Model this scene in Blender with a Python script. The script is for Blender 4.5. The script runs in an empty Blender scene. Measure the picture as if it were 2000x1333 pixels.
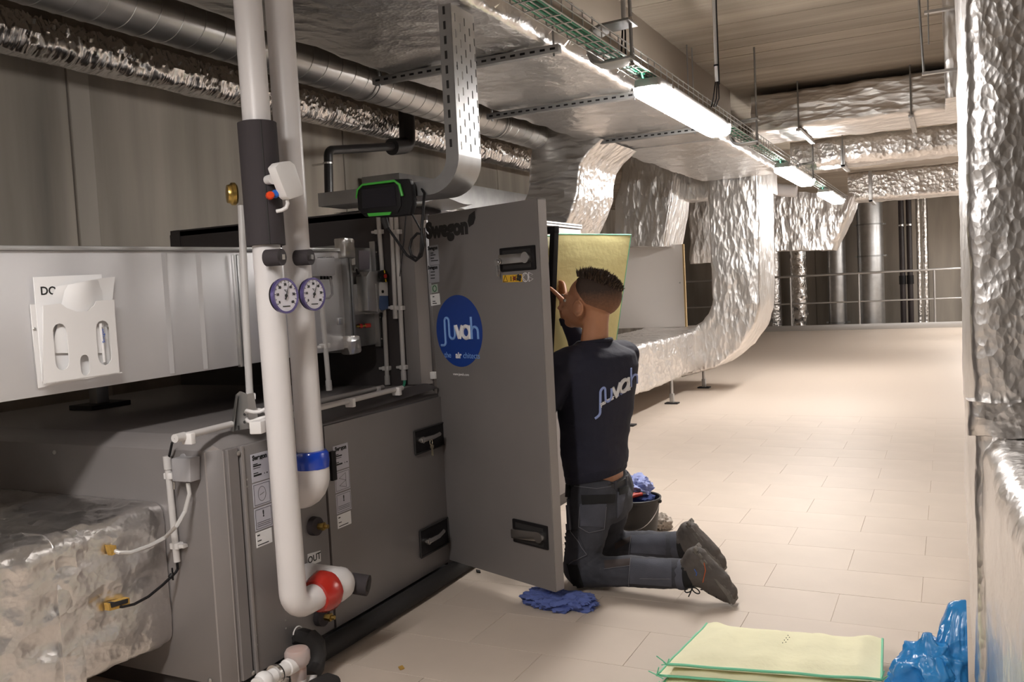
import bpy, bmesh, math, random
import numpy as np
from mathutils import Vector, Matrix, noise
random.seed(7)
SC = bpy.context.scene
COL = SC.collection
PI = math.pi

# ---------------------------------------------------------------- camera, light level, world
CAM_H = 1.3
F_PX = 1724.166
ROLL, PITCH, YAW = -0.05066339, 0.05901777, 0.46145473
def cam_axes():
    cy, sy = math.cos(YAW), math.sin(YAW); cp, sp = math.cos(PITCH), math.sin(PITCH)
    cr, sr = math.cos(ROLL), math.sin(ROLL)
    F = Vector((-sy*cp, cy*cp, -sp)); R = Vector((cy, sy, 0)); U = R.cross(F)
    return R*cr + U*sr, U*cr - R*sr, F
RX, UY, FZ = cam_axes()
cam_d = bpy.data.cameras.new('camera'); cam = bpy.data.objects.new('camera', cam_d); COL.objects.link(cam)
cam_d.sensor_width = 36; cam_d.lens = F_PX/2000*36; cam_d.clip_start = 0.02; cam_d.clip_end = 100
Mc = Matrix.Identity(4)
for i in range(3):
    Mc[i][0], Mc[i][1], Mc[i][2] = RX[i], UY[i], -FZ[i]
Mc[2][3] = CAM_H
cam.matrix_world = Mc
SC.camera = cam
w = bpy.data.worlds.new('world'); SC.world = w; w.use_nodes = True
w.node_tree.nodes['Background'].inputs[0].default_value = (0.9, 0.86, 0.82, 1)
w.node_tree.nodes['Background'].inputs[1].default_value = 0.02
SC.view_settings.view_transform = 'Standard'; SC.view_settings.look = 'None'
SC.view_settings.gamma = 1; SC.view_settings.use_curve_mapping = False
SC.view_settings.exposure = 0.0
LAMP_POWER = 82.0

def at(x, y, **k):
    """point seen at photo pixel x, y on the world plane X=, Y= or Z="""
    (a, v), = k.items(); i = 'XYZ'.index(a)
    d = RX*((x-1000)/F_PX) - UY*((y-666.5)/F_PX) + FZ
    C = Vector((0, 0, CAM_H))
    return C + d*((v-C[i])/d[i])

def atp(x, y, P, n):
    d = RX*((x-1000)/F_PX) - UY*((y-666.5)/F_PX) + FZ
    C = Vector((0, 0, CAM_H)); n = Vector(n)
    return C + d*((Vector(P)-C).dot(n)/d.dot(n))

# ---------------------------------------------------------------- materials
MATS = {}
def mat(name, col, rough=0.5, metal=0.0, bump=None, var=None, spec=None, emit=None, trans=0, alpha=1, coat=0, sss=0):
    """col: linear rgb. bump: (scale, strength, stretch xyz, type). var: (scale, amount, stretch)"""
    if name in MATS: return MATS[name]
    m = bpy.data.materials.new(name); m.use_nodes = True; MATS[name] = m
    nt = m.node_tree; N = nt.nodes; L = nt.links; b = N['Principled BSDF']
    b.inputs['Base Color'].default_value = (*col, 1); b.inputs['Roughness'].default_value = rough
    b.inputs['Metallic'].default_value = metal
    if spec is not None: b.inputs['Specular IOR Level'].default_value = spec
    if trans: b.inputs['Transmission Weight'].default_value = trans
    if alpha < 1: b.inputs['Alpha'].default_value = alpha
    if coat: b.inputs['Coat Weight'].default_value = coat
    if sss:
        b.inputs['Subsurface Weight'].default_value = sss; b.inputs['Subsurface Radius'].default_value = (.02, .008, .004)
    if emit:
        b.inputs['Emission Color'].default_value = (*emit[0], 1); b.inputs['Emission Strength'].default_value = emit[1]
    if bump or var:
        tc = N.new('ShaderNodeTexCoord')
    def noise_node(scale, stretch, typ='FBM', det=5):
        mp = N.new('ShaderNodeMapping'); mp.inputs['Scale'].default_value = stretch
        L.new(tc.outputs['Object'], mp.inputs['Vector'])
        if typ == 'CREASE':      # crumpled sheet: facets of a warped cell pattern
            wn = N.new('ShaderNodeTexNoise'); wn.inputs['Scale'].default_value = scale*.6; wn.inputs['Detail'].default_value = 3; L.new(mp.outputs[0], wn.inputs['Vector'])
            vm = N.new('ShaderNodeVectorMath'); vm.operation = 'MULTIPLY_ADD'; L.new(wn.outputs['Color'], vm.inputs[0]); vm.inputs[1].default_value = (.9/scale,)*3; L.new(mp.outputs[0], vm.inputs[2])
            t = N.new('ShaderNodeTexVoronoi'); t.feature = 'F1'; t.inputs['Scale'].default_value = scale; L.new(vm.outputs[0], t.inputs['Vector']); return t
        t = N.new('ShaderNodeTexNoise'); t.noise_type = typ; t.normalize = True
        t.inputs['Scale'].default_value = scale; t.inputs['Detail'].default_value = det
        L.new(mp.outputs[0], t.inputs['Vector']); return t
    if var:
        t = noise_node(var[0], var[2] if len(var) > 2 else (1, 1, 1))
        mr = N.new('ShaderNodeMapRange'); mr.inputs['From Min'].default_value = .3; mr.inputs['From Max'].default_value = .7
        mr.inputs['To Min'].default_value = 1-var[1]; mr.inputs['To Max'].default_value = 1+var[1]
        L.new(t.outputs[0], mr.inputs['Value'])
        mx = N.new('ShaderNodeMix'); mx.data_type = 'RGBA'; mx.blend_type = 'MULTIPLY'; mx.inputs[0].default_value = 1
        mx.inputs[6].default_value = (*col, 1); L.new(mr.outputs[0], mx.inputs[7]); L.new(mx.outputs[2], b.inputs['Base Color'])
    if bump:
        bs = bump if isinstance(bump, list) else [bump]
        prev = None
        for q in bs:
            t = noise_node(q[0], q[2] if len(q) > 2 else (1, 1, 1), q[3] if len(q) > 3 else 'FBM')
            bn = N.new('ShaderNodeBump'); bn.inputs['Strength'].default_value = q[1]
            bn.inputs['Distance'].default_value = q[4] if len(q) > 4 else .01
            L.new(t.outputs[0], bn.inputs['Height'])
            if prev: L.new(prev.outputs[0], bn.inputs['Normal'])
            prev = bn
        L.new(prev.outputs[0], b.inputs['Normal'])
    return m
def s2l(r, g, b):
    f = lambda c: ((c/255+.055)/1.055)**2.4 if c > 10 else c/255/12.92
    return (f(r), f(g), f(b))

RM = 'RIDGED_MULTIFRACTAL'
foil = mat('aluminium_foil', (.83, .81, .795), .36, 1.0, [(3, .2, (1, 1, 1), 'FBM', .05), (6, .4, (1, 1, .7), 'CREASE', .05), (19, .45, (1, .7, 1), 'CREASE', .02), (28, .5, (1, .7, 1), RM, .010)], var=(3, .08))
foil_x = mat('aluminium_foil_creased_across', (.83, .81, .795), .36, 1.0, [(3, .2, (1, 1, 1), 'FBM', .05), (6, .4, (.35, 1.2, 1.3), 'CREASE', .05), (18, .45, (.35, 1, 1.2), 'CREASE', .02), (26, .5, (.3, 1, 1.2), RM, .010)], var=(3, .08))
foil_z = mat('aluminium_foil_creased_down', (.83, .81, .795), .36, 1.0, [(3, .2, (1, 1, 1), 'FBM', .05), (6, .4, (1.2, 1.2, .4), 'CREASE', .05), (18, .45, (1.1, 1.1, .45), 'CREASE', .02), (28, .5, (1, 1, .4), RM, .010)], var=(3, .08))
foil_near = mat('aluminium_foil_fine', (.83, .81, .795), .30, 1.0, [(3, .15, (1, 1, 1), 'FBM', .05), (5, .45, (1, 1, .8), RM, .02), (15, .25, (1, .7, 1), 'CREASE', .02), (48, .16, (1, 1, 1), 'CREASE', .007), (60, .3, (1, .7, 1), RM, .004)], var=(3, .06))
foil_near_z = mat('aluminium_foil_fine_down', (.83, .81, .795), .36, 1.0, [(3, .15, (1, 1, 1), 'FBM', .05), (5, .4, (1.3, 1.3, .5), RM, .02), (16, .22, (1, 1, .6), 'CREASE', .02), (48, .35, (1, 1, .7), 'CREASE', .007), (70, .4, (1, 1, .5), RM, .004)], var=(3, .06))
foil_spiky = mat('aluminium_foil_gathered', (.88, .86, .85), .24, 1.0, [(10, .8, (.6, 2.4, .6), RM, .04), (26, .6, (.5, 2, .5), RM, .012)])
galv = mat('galvanised_steel', (.55, .55, .55), .38, .95, var=(9, .10))
galv_d = mat('galvanised_steel_dull', (.36, .36, .36), .45, .9, var=(9, .12))
spiral_m = mat('spiral_duct_steel', (.46, .45, .44), .36, .95, var=(5, .12))
sheet = mat('aluminium_sheet', (.70, .69, .70), .38, .6, bump=(2.2, .12, (1, 1, .3), 'FBM', .05), var=(2, .05))
unit_grey = mat('unit_grey_paint', (.22, .203, .20), .42, .2, bump=(300, .05), var=(3, .04))
unit_dark = mat('unit_dark_grey', (.055, .047, .048), .5)
unit_edge = mat('unit_edge_grey', (.30, .275, .265), .4, .2)
black_pl = mat('black_plastic', (.010, .009, .010), .5, spec=.25)
black_rub = mat('black_rubber', (.02, .018, .018), .75)
dark_foam = mat('dark_foam_insulation', (.038, .031, .034), .85, bump=(60, .08))
white_pipe = mat('white_pipe_jacket', (.68, .65, .645), .38, var=(4, .02))
white_pl = mat('white_plastic', (.72, .70, .69), .4)
cond_m = mat('conduit_grey_white', (.54, .52, .51), .4)
grey_pl = mat('grey_plastic', (.34, .33, .34), .45)
paper = mat('paper', (.80, .79, .79), .7)
sticker = mat('sticker_paper', (.50, .49, .55), .5)
ink = mat('black_ink', (.01, .01, .01), .6)
brass = mat('brass', (.50, .34, .10), .3, 1.0)
steel = mat('polished_steel', (.62, .61, .60), .25, 1.0)
concrete = mat('concrete_wall', (.33, .293, .25), .8, bump=(8, .08), var=(1.7, .42, (1, 1.6, .14)))
screw_m = mat('screw_steel', (.5, .48, .46), .35, .9)

# ---------------------------------------------------------------- mesh builder
class MB:
    def __init__(s): s.v = []; s.f = []
    def add(s, vs, fs):
        n = len(s.v); s.v += [tuple(p) for p in vs]; s.f += [tuple(i+n for i in f) for f in fs]; return s
    def box(s, x0, x1, y0, y1, z0, z1):
        vs = [(x, y, z) for x in (x0, x1) for y in (y0, y1) for z in (z0, z1)]
        return s.add(vs, [(0, 1, 3, 2), (4, 6, 7, 5), (0, 4, 5, 1), (2, 3, 7, 6), (0, 2, 6, 4), (1, 5, 7, 3)])
    def obox(s, c, u, v, n, su, sv, sn):
        c = Vector(c); u = Vector(u).normalized()*su/2; v = Vector(v).normalized()*sv/2; n = Vector(n).normalized()*sn/2
        vs = [c+u*a+v*b+n*d for a in (-1, 1) for b in (-1, 1) for d in (-1, 1)]
        return s.add(vs, [(0, 1, 3, 2), (4, 6, 7, 5), (0, 4, 5, 1), (2, 3, 7, 6), (0, 2, 6, 4), (1, 5, 7, 3)])
    def hexa(s, q):  # 8 points: bottom 4 ccw, top 4 ccw
        return s.add(q, [(3, 2, 1, 0), (4, 5, 6, 7), (0, 1, 5, 4), (1, 2, 6, 5), (2, 3, 7, 6), (3, 0, 4, 7)])
    def rings(s, R, close=True, caps=True):
        n = len(R[0]); base = len(s.v)
        for r in R: s.v += [tuple(p) for p in r]
        for i in range(len(R)-1):
            for j in range(n if close else n-1):
                a = base+i*n+j; b = base+i*n+(j+1) % n
                s.f.append((a, b, b+n, a+n))
        if caps and close:
            s.f.append(tuple(base+j for j in reversed(range(n))))
            s.f.append(tuple(base+(len(R)-1)*n+j for j in range(n)))
        return s
    def tube(s, path, r, n=12, caps=True, flat=1.0):
        path = [Vector(p) for p in path]; rs = r if isinstance(r, (list, tuple)) else [r]*len(path)
        T = []
        for i in range(len(path)):
            a = path[max(0, i-1)]; b = path[min(len(path)-1, i+1)]; T.append((b-a).normalized())
        t0 = T[0]; ref = Vector((0, 0, 1)) if abs(t0.z) < .9 else Vector((1, 0, 0))
        u = t0.cross(ref).normalized(); R = []
        for i, p in enumerate(path):
            u = (u - T[i]*u.dot(T[i])).normalized(); v = T[i].cross(u)
            R.append([p+(u*math.cos(2*PI*k/n)+v*math.sin(2*PI*k/n)*flat)*rs[i] for k in range(n)])
        return s.rings(R, True, caps)
    def cyl(s, a, b, r, n=16, r2=None):
        return s.tube([a, b], [r, r if r2 is None else r2], n)
    def lathe(s, c, ax, prof, n=20):  # prof: list of (dist along axis, radius)
        c = Vector(c); ax = Vector(ax).normalized()
        ref = Vector((0, 0, 1)) if abs(ax.z) < .9 else Vector((1, 0, 0))
        u = ax.cross(ref).normalized(); v = ax.cross(u)
        R = [[c+ax*d+(u*math.cos(2*PI*k/n)+v*math.sin(2*PI*k/n))*max(r, 1e-5) for k in range(n)] for d, r in prof]
        return s.rings(R)
    def prism(s, poly, ext):  # poly: 3d points in order, ext vector
        e = Vector(ext); a = [Vector(p) for p in poly]; n = len(a)
        vs = a+[p+e for p in a]
        fs = [tuple(reversed(range(n))), tuple(range(n, 2*n))]+[(i, (i+1) % n, n+(i+1) % n, n+i) for i in range(n)]
        return s.add(vs, fs)
    def grid(s, fn, nu, nv):
        vs = [fn(i/nu, j/nv) for i in range(nu+1) for j in range(nv+1)]
        fs = [(i*(nv+1)+j, (i+1)*(nv+1)+j, (i+1)*(nv+1)+j+1, i*(nv+1)+j+1) for i in range(nu) for j in range(nv)]
        return s.add(vs, fs)
    def sphere(s, c, r, n=12, m=8, sc=(1, 1, 1)):
        c = Vector(c)
        R = [[c+Vector((sc[0]*r*math.sin(t)*math.cos(2*PI*k/n), sc[1]*r*math.sin(t)*math.sin(2*PI*k/n), -sc[2]*r*math.cos(t))) for k in range(n)]
             for t in [max(1e-3, min(PI-1e-3, PI*i/m)) for i in range(m+1)]]
        return s.rings(R)

ORG = {}   # world origin of every root, by object name
def link(name, me, m, parent=None, loc=None):
    o = bpy.data.objects.new(name, me); COL.objects.link(o)
    if m is not None: me.materials.append(m)
    if parent is not None: o.parent = parent; ORG[o.name] = ORG[parent.name]
    else: o.location = loc; ORG[o.name] = Vector(loc)
    return o
def mk(name, mb, m, parent=None, bevel=0, seg=2, ang=35, disp=None, loc=None, label=None, smooth=True, sub=0, fixn=True):
    """one mesh object; world coordinates in, stored relative to the thing's base"""
    me = bpy.data.meshes.new(name); me.from_pydata([tuple(p) for p in mb.v], [], mb.f); me.update()
    bm = bmesh.new(); bm.from_mesh(me)
    if fixn: bmesh.ops.recalc_face_normals(bm, faces=bm.faces)
    if sub: bmesh.ops.subdivide_edges(bm, edges=bm.edges, cuts=sub, use_grid_fill=True)
    if bevel:
        ed = [e for e in bm.edges if len(e.link_faces) == 2 and e.calc_face_angle(0) > math.radians(30)]
        bmesh.ops.bevel(bm, geom=ed, offset=bevel, segments=seg, affect='EDGES', profile=.6, clamp_overlap=True)
    if disp:
        bm.normal_update()
        mv = [(v, v.normal*disp(v.co)) for v in bm.verts]
        for v, d in mv: v.co += d
    bm.to_mesh(me); bm.free()
    if smooth:
        me.polygons.foreach_set('use_smooth', [True]*len(me.polygons)); me.set_sharp_from_angle(angle=math.radians(ang))
    if parent is None:
        if loc is None:
            xs = np.array([v.co[:] for v in me.vertices]); lo = xs.min(0); hi = xs.max(0)
            loc = ((lo[0]+hi[0])/2, (lo[1]+hi[1])/2, lo[2])
        off = Vector(loc)
    else: off = ORG[parent.name]
    me.transform(Matrix.Translation(-off)); me.update()
    o = link(name, me, m, parent, loc)
    if label: o['label'] = label
    return o
def thing(name, label, cat, loc, group=None):
    o = bpy.data.objects.new(name, None); COL.objects.link(o); o.location = loc; o.empty_display_size = .1
    ORG[o.name] = Vector(loc); return tag(o, label, cat, group)
def tag(o, label, cat, group=None):
    o['label'] = label; o['category'] = cat
    if group: o['group'] = group
    return o
def struct(name, mb, m, **k):
    o = mk(name, mb, m, loc=k.pop('loc', (0, 0, 0)), **k); o['kind'] = 'structure'; return o
def crumple(a, sc, seed=0, st=(1, 1, 1)):
    o = Vector((seed*7.3, seed*3.1, seed*1.7)); st = Vector(st)
    return lambda c: a*noise.fractal(Vector((c.x*st.x, c.y*st.y, c.z*st.z))*sc+o, .9, 2.1, 4, noise_basis='PERLIN_ORIGINAL')
def ridged(a, sc, seed=0, st=(1, 1, 1)):
    o = Vector((seed*7.3, seed*3.1, seed*1.7)); st = Vector(st)
    return lambda c: a*(noise.ridged_multi_fractal(Vector((c.x*st.x, c.y*st.y, c.z*st.z))*sc+o, .9, 2.1, 4, 1.0, 2.0)-1.0)
def lettering(s, size, o, u, v, m, parent, name='lettering', bold=0.0, ext=.0004, align='CENTER', label=None, shear=0):
    cu = bpy.data.curves.new('tmp', 'FONT'); cu.body = s; cu.size = size; cu.align_x = align; cu.align_y = 'CENTER'
    cu.offset = bold; cu.extrude = ext; cu.resolution_u = 3; cu.shear = shear
    ob = bpy.data.objects.new('tmp', cu); COL.objects.link(ob)
    dg = bpy.context.evaluated_depsgraph_get(); me = bpy.data.meshes.new_from_object(ob.evaluated_get(dg))
    bpy.data.objects.remove(ob); bpy.data.curves.remove(cu)
    u = Vector(u).normalized(); v = Vector(v).normalized(); n = u.cross(v)
    M = Matrix.Identity(4)
    for i in range(3): M[i][0], M[i][1], M[i][2], M[i][3] = u[i], v[i], n[i], Vector(o)[i]
    me.transform(M); me.transform(Matrix.Translation(-ORG[parent.name])); me.name = name
    me.materials.clear()
    ob = link(name, me, m, parent)
    if label: ob['label'] = label
    return ob
def arc(c, r, a0, a1, n, u, v):
    c = Vector(c); u = Vector(u); v = Vector(v)
    return [c+(u*math.cos(a0+(a1-a0)*i/n)+v*math.sin(a0+(a1-a0)*i/n))*r for i in range(n+1)]
def resample(path, step):
    out = [Vector(path[0])]
    for a, b in zip(path[:-1], path[1:]):
        a = Vector(a); b = Vector(b); n = max(1, round((b-a).length/step))
        out += [a+(b-a)*(i/n) for i in range(1, n+1)]
    return out
def rrect(w, h, r, step):
    """rounded rectangle outline in (a, b), centred"""
    P = []; w2, h2 = w/2-r, h/2-r
    for cx, cy, a0 in ((w2, h2, 0), (-w2, h2, PI/2), (-w2, -h2, PI), (w2, -h2, 1.5*PI)):
        for i in range(5):
            a = a0+PI/2*i/4; P.append((cx+r*math.cos(a), cy+r*math.sin(a)))
    out = []
    for p, q in zip(P, P[1:]+P[:1]):
        L = math.hypot(q[0]-p[0], q[1]-p[1]); n = max(1, round(L/step))
        out += [(p[0]+(q[0]-p[0])*i/n, p[1]+(q[1]-p[1])*i/n) for i in range(n)]
    return out
def duct_mb(path, w, h, side, r=.03, step=.035, caps=True, scale=None, sstep=None):
    """box duct swept along path; w is measured along `side`, h across it"""
    path = resample(path, step); S = Vector(side).normalized(); sec = rrect(w, h, r, sstep or step); R = []
    for i, p in enumerate(path):
        T = (path[min(i+1, len(path)-1)]-path[max(i-1, 0)]).normalized(); Nn = T.cross(S).normalized()
        sw, sh = scale(i/(len(path)-1)) if scale else (1, 1)
        R.append([p+S*(a*sw)+Nn*(b*sh) for a, b in sec])
    m = MB(); m.rings(R, True, caps); return m

def plate(name, outline, holes, th, o, u, v, m, parent, bevel=0, label=None):
    """flat plate with holes; outline and holes are lists of (a, b) in the frame o, u, v; thickness towards u x v"""
    cu = bpy.data.curves.new('tmp', 'CURVE'); cu.dimensions = '2D'; cu.fill_mode = 'BOTH'; cu.extrude = th/2
    for P in [outline]+holes:
        sp_ = cu.splines.new('POLY'); sp_.points.add(len(P)-1); sp_.use_cyclic_u = True
        for q, (a, b) in zip(sp_.points, P): q.co = (a, b, 0, 1)
    ob = bpy.data.objects.new('tmp', cu); COL.objects.link(ob)
    dg = bpy.context.evaluated_depsgraph_get(); me = bpy.data.meshes.new_from_object(ob.evaluated_get(dg))
    bpy.data.objects.remove(ob); bpy.data.curves.remove(cu)
    u = Vector(u).normalized(); v = Vector(v).normalized(); n = u.cross(v); M = Matrix.Identity(4)
    for i in range(3): M[i][0], M[i][1], M[i][2], M[i][3] = u[i], v[i], n[i], Vector(o)[i]
    me.transform(Matrix.Translation((0, 0, th/2))); me.transform(M); me.transform(Matrix.Translation(-ORG[parent.name])); me.name = name
    me.materials.clear(); ob = link(name, me, m, parent)
    if label: ob['label'] = label
    return ob
def slot(cx, cy, w, h, n=6):
    r = w/2; P = []
    for i in range(n+1): a = PI*i/n; P.append((cx+r*math.cos(a), cy+h/2-r+r*math.sin(a)))
    for i in range(n+1): a = PI+PI*i/n; P.append((cx+r*math.cos(a), cy-h/2+r+r*math.sin(a)))
    return P
# ================================================================ setting
ceil_m = mat('board_marked_concrete', (.30, .255, .205), .85, bump=[(3, .25, (.35, 7, 1), 'FBM', .03), (30, .15, (.3, 2, 1))], var=(1.6, .22, (.25, 4, 1)))
tile_m = mat('beige_floor_tile', (.56, .475, .40), .5, spec=.3, bump=(40, .03), var=(2.5, .05))
grout_m = mat('tile_grout', (.60, .51, .43), .8)
def tiled_far():
    m = mat('tiled_floor_far', (.56, .475, .40), .5, spec=.3)
    N = m.node_tree.nodes; L = m.node_tree.links
    tc = N.new('ShaderNodeTexCoord'); mp = N.new('ShaderNodeMapping'); mp.inputs['Location'].default_value = (.12, -2.77+.312*16, 0)
    br = N.new('ShaderNodeTexBrick'); br.offset = .5; br.inputs['Scale'].default_value = 1
    br.inputs['Brick Width'].default_value = .6; br.inputs['Row Height'].default_value = .312; br.inputs['Mortar Size'].default_value = .0012
    br.inputs['Color1'].default_value = (.56, .475, .40, 1); br.inputs['Color2'].default_value = (.56, .475, .40, 1)
    br.inputs['Mortar'].default_value = (.53, .45, .38, 1)
    L.new(tc.outputs['Object'], mp.inputs[0]); L.new(mp.outputs[0], br.inputs['Vector']); L.new(br.outputs[0], N['Principled BSDF'].inputs['Base Color'])
    return m
# floor: a slab with bevelled tiles laid on the near part
TX0, TX1, TY0, TY1 = -3.42, .78, 2.146, 8.386
fl = MB()
fl.box(-4.3, 3.6, TY1, 21.2, -.12, 0); fl.box(-6.7, -4.3, 11.4, 21.2, -.12, 0); fl.box(-4.3, 3.6, -4.2, TY0, -.12, 0)
fl.box(-4.3, TX0, TY0, TY1, -.12, 0); fl.box(TX1, 3.6, TY0, TY1, -.12, 0)
floor = struct('floor', fl, tiled_far())
bed = mk('tile_bed', MB().box(TX0, TX1, TY0, TY1, -.12, -.0022), grout_m, floor)
t0 = None
for r in range(20):
    y = TY0+r*.312; off = 0 if r % 2 == 0 else .3
    for k in range(8):
        x0 = TX0+k*.6-off
        a, b = max(x0, TX0), min(x0+.6, TX1)
        if b-a < .05: continue
        full = abs(b-a-.6) < 1e-6
        if full and t0 is not None:
            o = bpy.data.objects.new('tile', t0.data); COL.objects.link(o); o.parent = floor
        else:
            o = mk('tile', MB().box(a+.0007-x0, b-.0007-x0, .0007, .3113, -.006, 0), tile_m, floor, bevel=.0006, seg=1)
            if full: t0 = o
        o.location = (x0, y, random.uniform(-.0004, .0002))
cb = MB(); y = -4.2; random.seed(11)
while y < 23.4:
    wd = random.choice((.10, .12, .14, .14)) if y > 2 else .5
    z = 2.95+random.uniform(-.0018, .0018); cb.box(-6.7, 3.6, y, y+wd, z, 3.1); y += wd
ceiling = struct('ceiling', cb, ceil_m)
conc_l = mat('concrete_wall_strip', (.42, .38, .33), .8, bump=(8, .08), var=(2, .12, (1, 1.6, .25)))
wl = struct('wall_left', MB().box(-4.35, -4.17, -4.2, 11.4, 0, 2.95), concrete)
struct('wall_far_left', MB().box(-6.85, -6.7, 11.4, 23.4, -1.3, 2.95).box(-6.7, -4.35, 11.25, 11.4, 0, 2.95), concrete)
for a, b in ((-4.2, -1.2), (-1.19, 1.55), (1.56, 3.225), (3.36, 5.6), (5.61, 8.2), (8.21, 11.39)):
    mk('wall_panel', MB().box(-4.17, -4.15, a, b, 0, 2.94), concrete, wl, bevel=.004, seg=1)
mk('joint_strip', MB().box(-4.17, -4.138, 3.228, 3.357, 0, 2.94), conc_l, wl, bevel=.004, seg=1)
struct('wall_right', MB().box(3.6, 3.75, -4.2, 23.4, -1.2, 2.95), concrete)
struct('wall_front', MB().box(-4.3, 3.6, -4.35, -4.2, 0, 2.95), concrete)
wb = struct('wall_back', MB().box(-6.7, 3.6, 23.3, 23.45, -1.3, 2.95), concrete)
for a, b in ((-6.6, -4.22), (-4.2, -3.0), (-2.98, -1.9), (-1.88, -.45), (-.43, 1.4), (1.42, 3.5)):
    mk('wall_panel', MB().box(a, b, 23.27, 23.3, -1.2, 2.94), concrete, wb, bevel=.004, seg=1)
struct('trim_1', MB().box(-6.7, 3.6, 21.2, 23.3, -1.3, -1.2), concrete)
beam_m = mat('smooth_concrete_beam', (.33, .28, .23), .75, var=(1.5, .06))
struct('trim_2', MB().box(-2.5, -1.7, -4.2, 8.0, 2.62, 2.96), beam_m, bevel=.006)
struct('trim_3', MB().box(-4.1, 3.6, 12.2, 12.8, 2.66, 2.96), beam_m, bevel=.006)

# ================================================================ light fittings
house_m = mat('light_housing', (.42, .41, .40), .5)
diff_m = mat('lit_diffuser', (.9, .9, .9), .4, emit=((1.0, .955, .915), LAMP_POWER))
def batten(x, y0, label, group='ceiling light fittings', ln=1.55):
    t = thing('batten_light', label, 'light', (x, y0+ln/2, 2.2), group)
    sec = [(-.075, .045), (-.07, .085), (.07, .085), (.075, .045)]
    h = MB(); R = []
    for yy, s in ((0, .8), (.05, 1), (ln-.05, 1), (ln, .8)):
        R.append([(x+a*s, y0+yy, 2.2+b) for a, b in sec])
    h.rings(R); mk('housing', h, house_m, t, bevel=.006)
    d = MB(); R = []
    for yy, s in ((.0, .55), (.03, .9), (.08, 1), (ln-.08, 1), (ln-.03, .9), (ln, .55)):
        R.append([(x+a*s, y0+yy, 2.245-(2.245-b)*(.6+.4*s)) for a, b in ((-.082, 2.245), (-.078, 2.215), (-.05, 2.2), (.05, 2.2), (.078, 2.215), (.082, 2.245))])
    d.rings(R); mk('diffuser', d, diff_m, t)
    for yy in (.12, ln-.12):
        mk('clip', MB().box(x+.06, x+.1, y0+yy-.015, y0+yy+.02, 2.24, 2.262), steel, t); mk('hook', MB().box(x-.02, x+.02, y0+yy-.02, y0+yy+.02, 2.28, 2.3), steel, t)
    k = MB().tube([(x-.01, y0+.03, 2.285), (x-.012, y0-.01, 2.29), (x-.01, y0-.035, 2.31), (x, y0-.02, 2.3)], .006, 8)
    mk('feed_cable', k, green_m, t)
    if x > 0 or y0 < 2:
        for yy in (.2, ln-.2): mk('hanger_rod', MB().cyl((x, y0+yy, 2.28), (x, y0+yy, 2.96), .004, 6), galv_d, t)
    mk('gland', MB().cyl((x-.01, y0+.025, 2.28), (x-.01, y0+.045, 2.28), .013), white_pl, t)
    return t
green_m = mat('green_cable', (.05, .33, .20), .45)
batten(-1.295, 4.2, 'lit batten light closest to the open grey cabinet, largest of the lights')
batten(-1.295, 8.1, 'second lit batten light along the wire tray, beside the wrapped vertical duct')
batten(-1.295, 11.0, 'smallest lit batten light at the far end of the wire tray')
for i, (x, y) in enumerate(((-1.295, -.45), (1.9, 13.0), (.62, 16.0), (.62, 19.2), (2.3, 20.6))):  # the last four are unseen lamps, added to brighten the far end
    batten(x, y, ('lit batten light above the photographer, in line with the wire tray', 'unseen batten light added to brighten the far floor, right of the wrapped column, halfway to the guard rail', 'unseen batten light added to brighten the far end, behind the column duct short of the guard rail', 'unseen batten light added to brighten the rail area, behind the column duct just before the guard rail', 'unseen batten light added to brighten the far shaft, at the right wall, beyond the rail')[i], group='ceiling light fittings outside the view')

# ================================================================ wrapped ducts
def face_duct(L, R, Y, depth, n=26, r=.03, seed=0, amp=.006, step=.05):
    def rs(P, n):
        P = [at(*p, Y=Y) for p in P]; d = [0]
        for a, b in zip(P, P[1:]): d.append(d[-1]+(b-a).length)
        out = []
        for i in range(n+1):
            t = d[-1]*i/n; k = 0
            while k < len(d)-2 and d[k+1] < t: k += 1
            out.append(P[k].lerp(P[k+1], (t-d[k])/max(1e-6, d[k+1]-d[k])))
        return out
    A, B = rs(L, n), rs(R, n); Rg = []
    wmid = sum((b-a).length for a, b in zip(A, B))/(n+1)
    sec = rrect(wmid, depth, r, step)
    for a, b in zip(A, B):
        c = (a+b)/2; u = (b-a)/wmid
        Rg.append([c+u*p+Vector((0, depth/2+q, 0)) for p, q in sec])
    return MB().rings(Rg)
# main overhead duct
def over_mb(): return duct_mb([(-2.04, 1.2, 2.48), (-2.04, 9.93, 2.48)], .17, .90, (0, 0, 1), r=.035, step=.045)
t = thing('overhead_duct', 'wide flat foil wrapped duct hung under the concrete beam, carried on steel rails', 'duct', (-2.04, 5.8, 2.39))
mk('foil_wrap', over_mb(), foil_near, t, disp=lambda c, f=crumple(.010, 3.0, 1), g=ridged(.012, 9, 2): f(c)+(g(c) if c.x > -1.66 else .35*g(c)), ang=60)
for y, xa, xb in ((3.75, -2.56, -1.55), (4.93, -2.54, -1.56), (6.35, -2.5, -1.58)):
    m = MB().box(xa, xb, y-.02, y+.02, 2.352, 2.388)
    rl = mk('support_rail', m, galv_d, t, bevel=.002)
    q = MB()
    for k in range(int((xb-xa)/.05)): q.box(xa+.02+k*.05, xa+.045+k*.05, y-.0215, y-.0195, 2.364, 2.374)
    mk('slot', q, black_pl, rl)['kind'] = 'stuff'
    for xr in (xb-.03, xa+.03): mk('threaded_rod', MB().cyl((xr, y, 2.34), (xr, y, 2.95), .005, 8), galv_d, t)
mk('tape_seam', MB().box(-2.49, -1.59, 7.0, 7.025, 2.382, 2.392), mat('bright_foil_tape', (.9, .88, .86), .3, .8), t)
m = MB()
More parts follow.
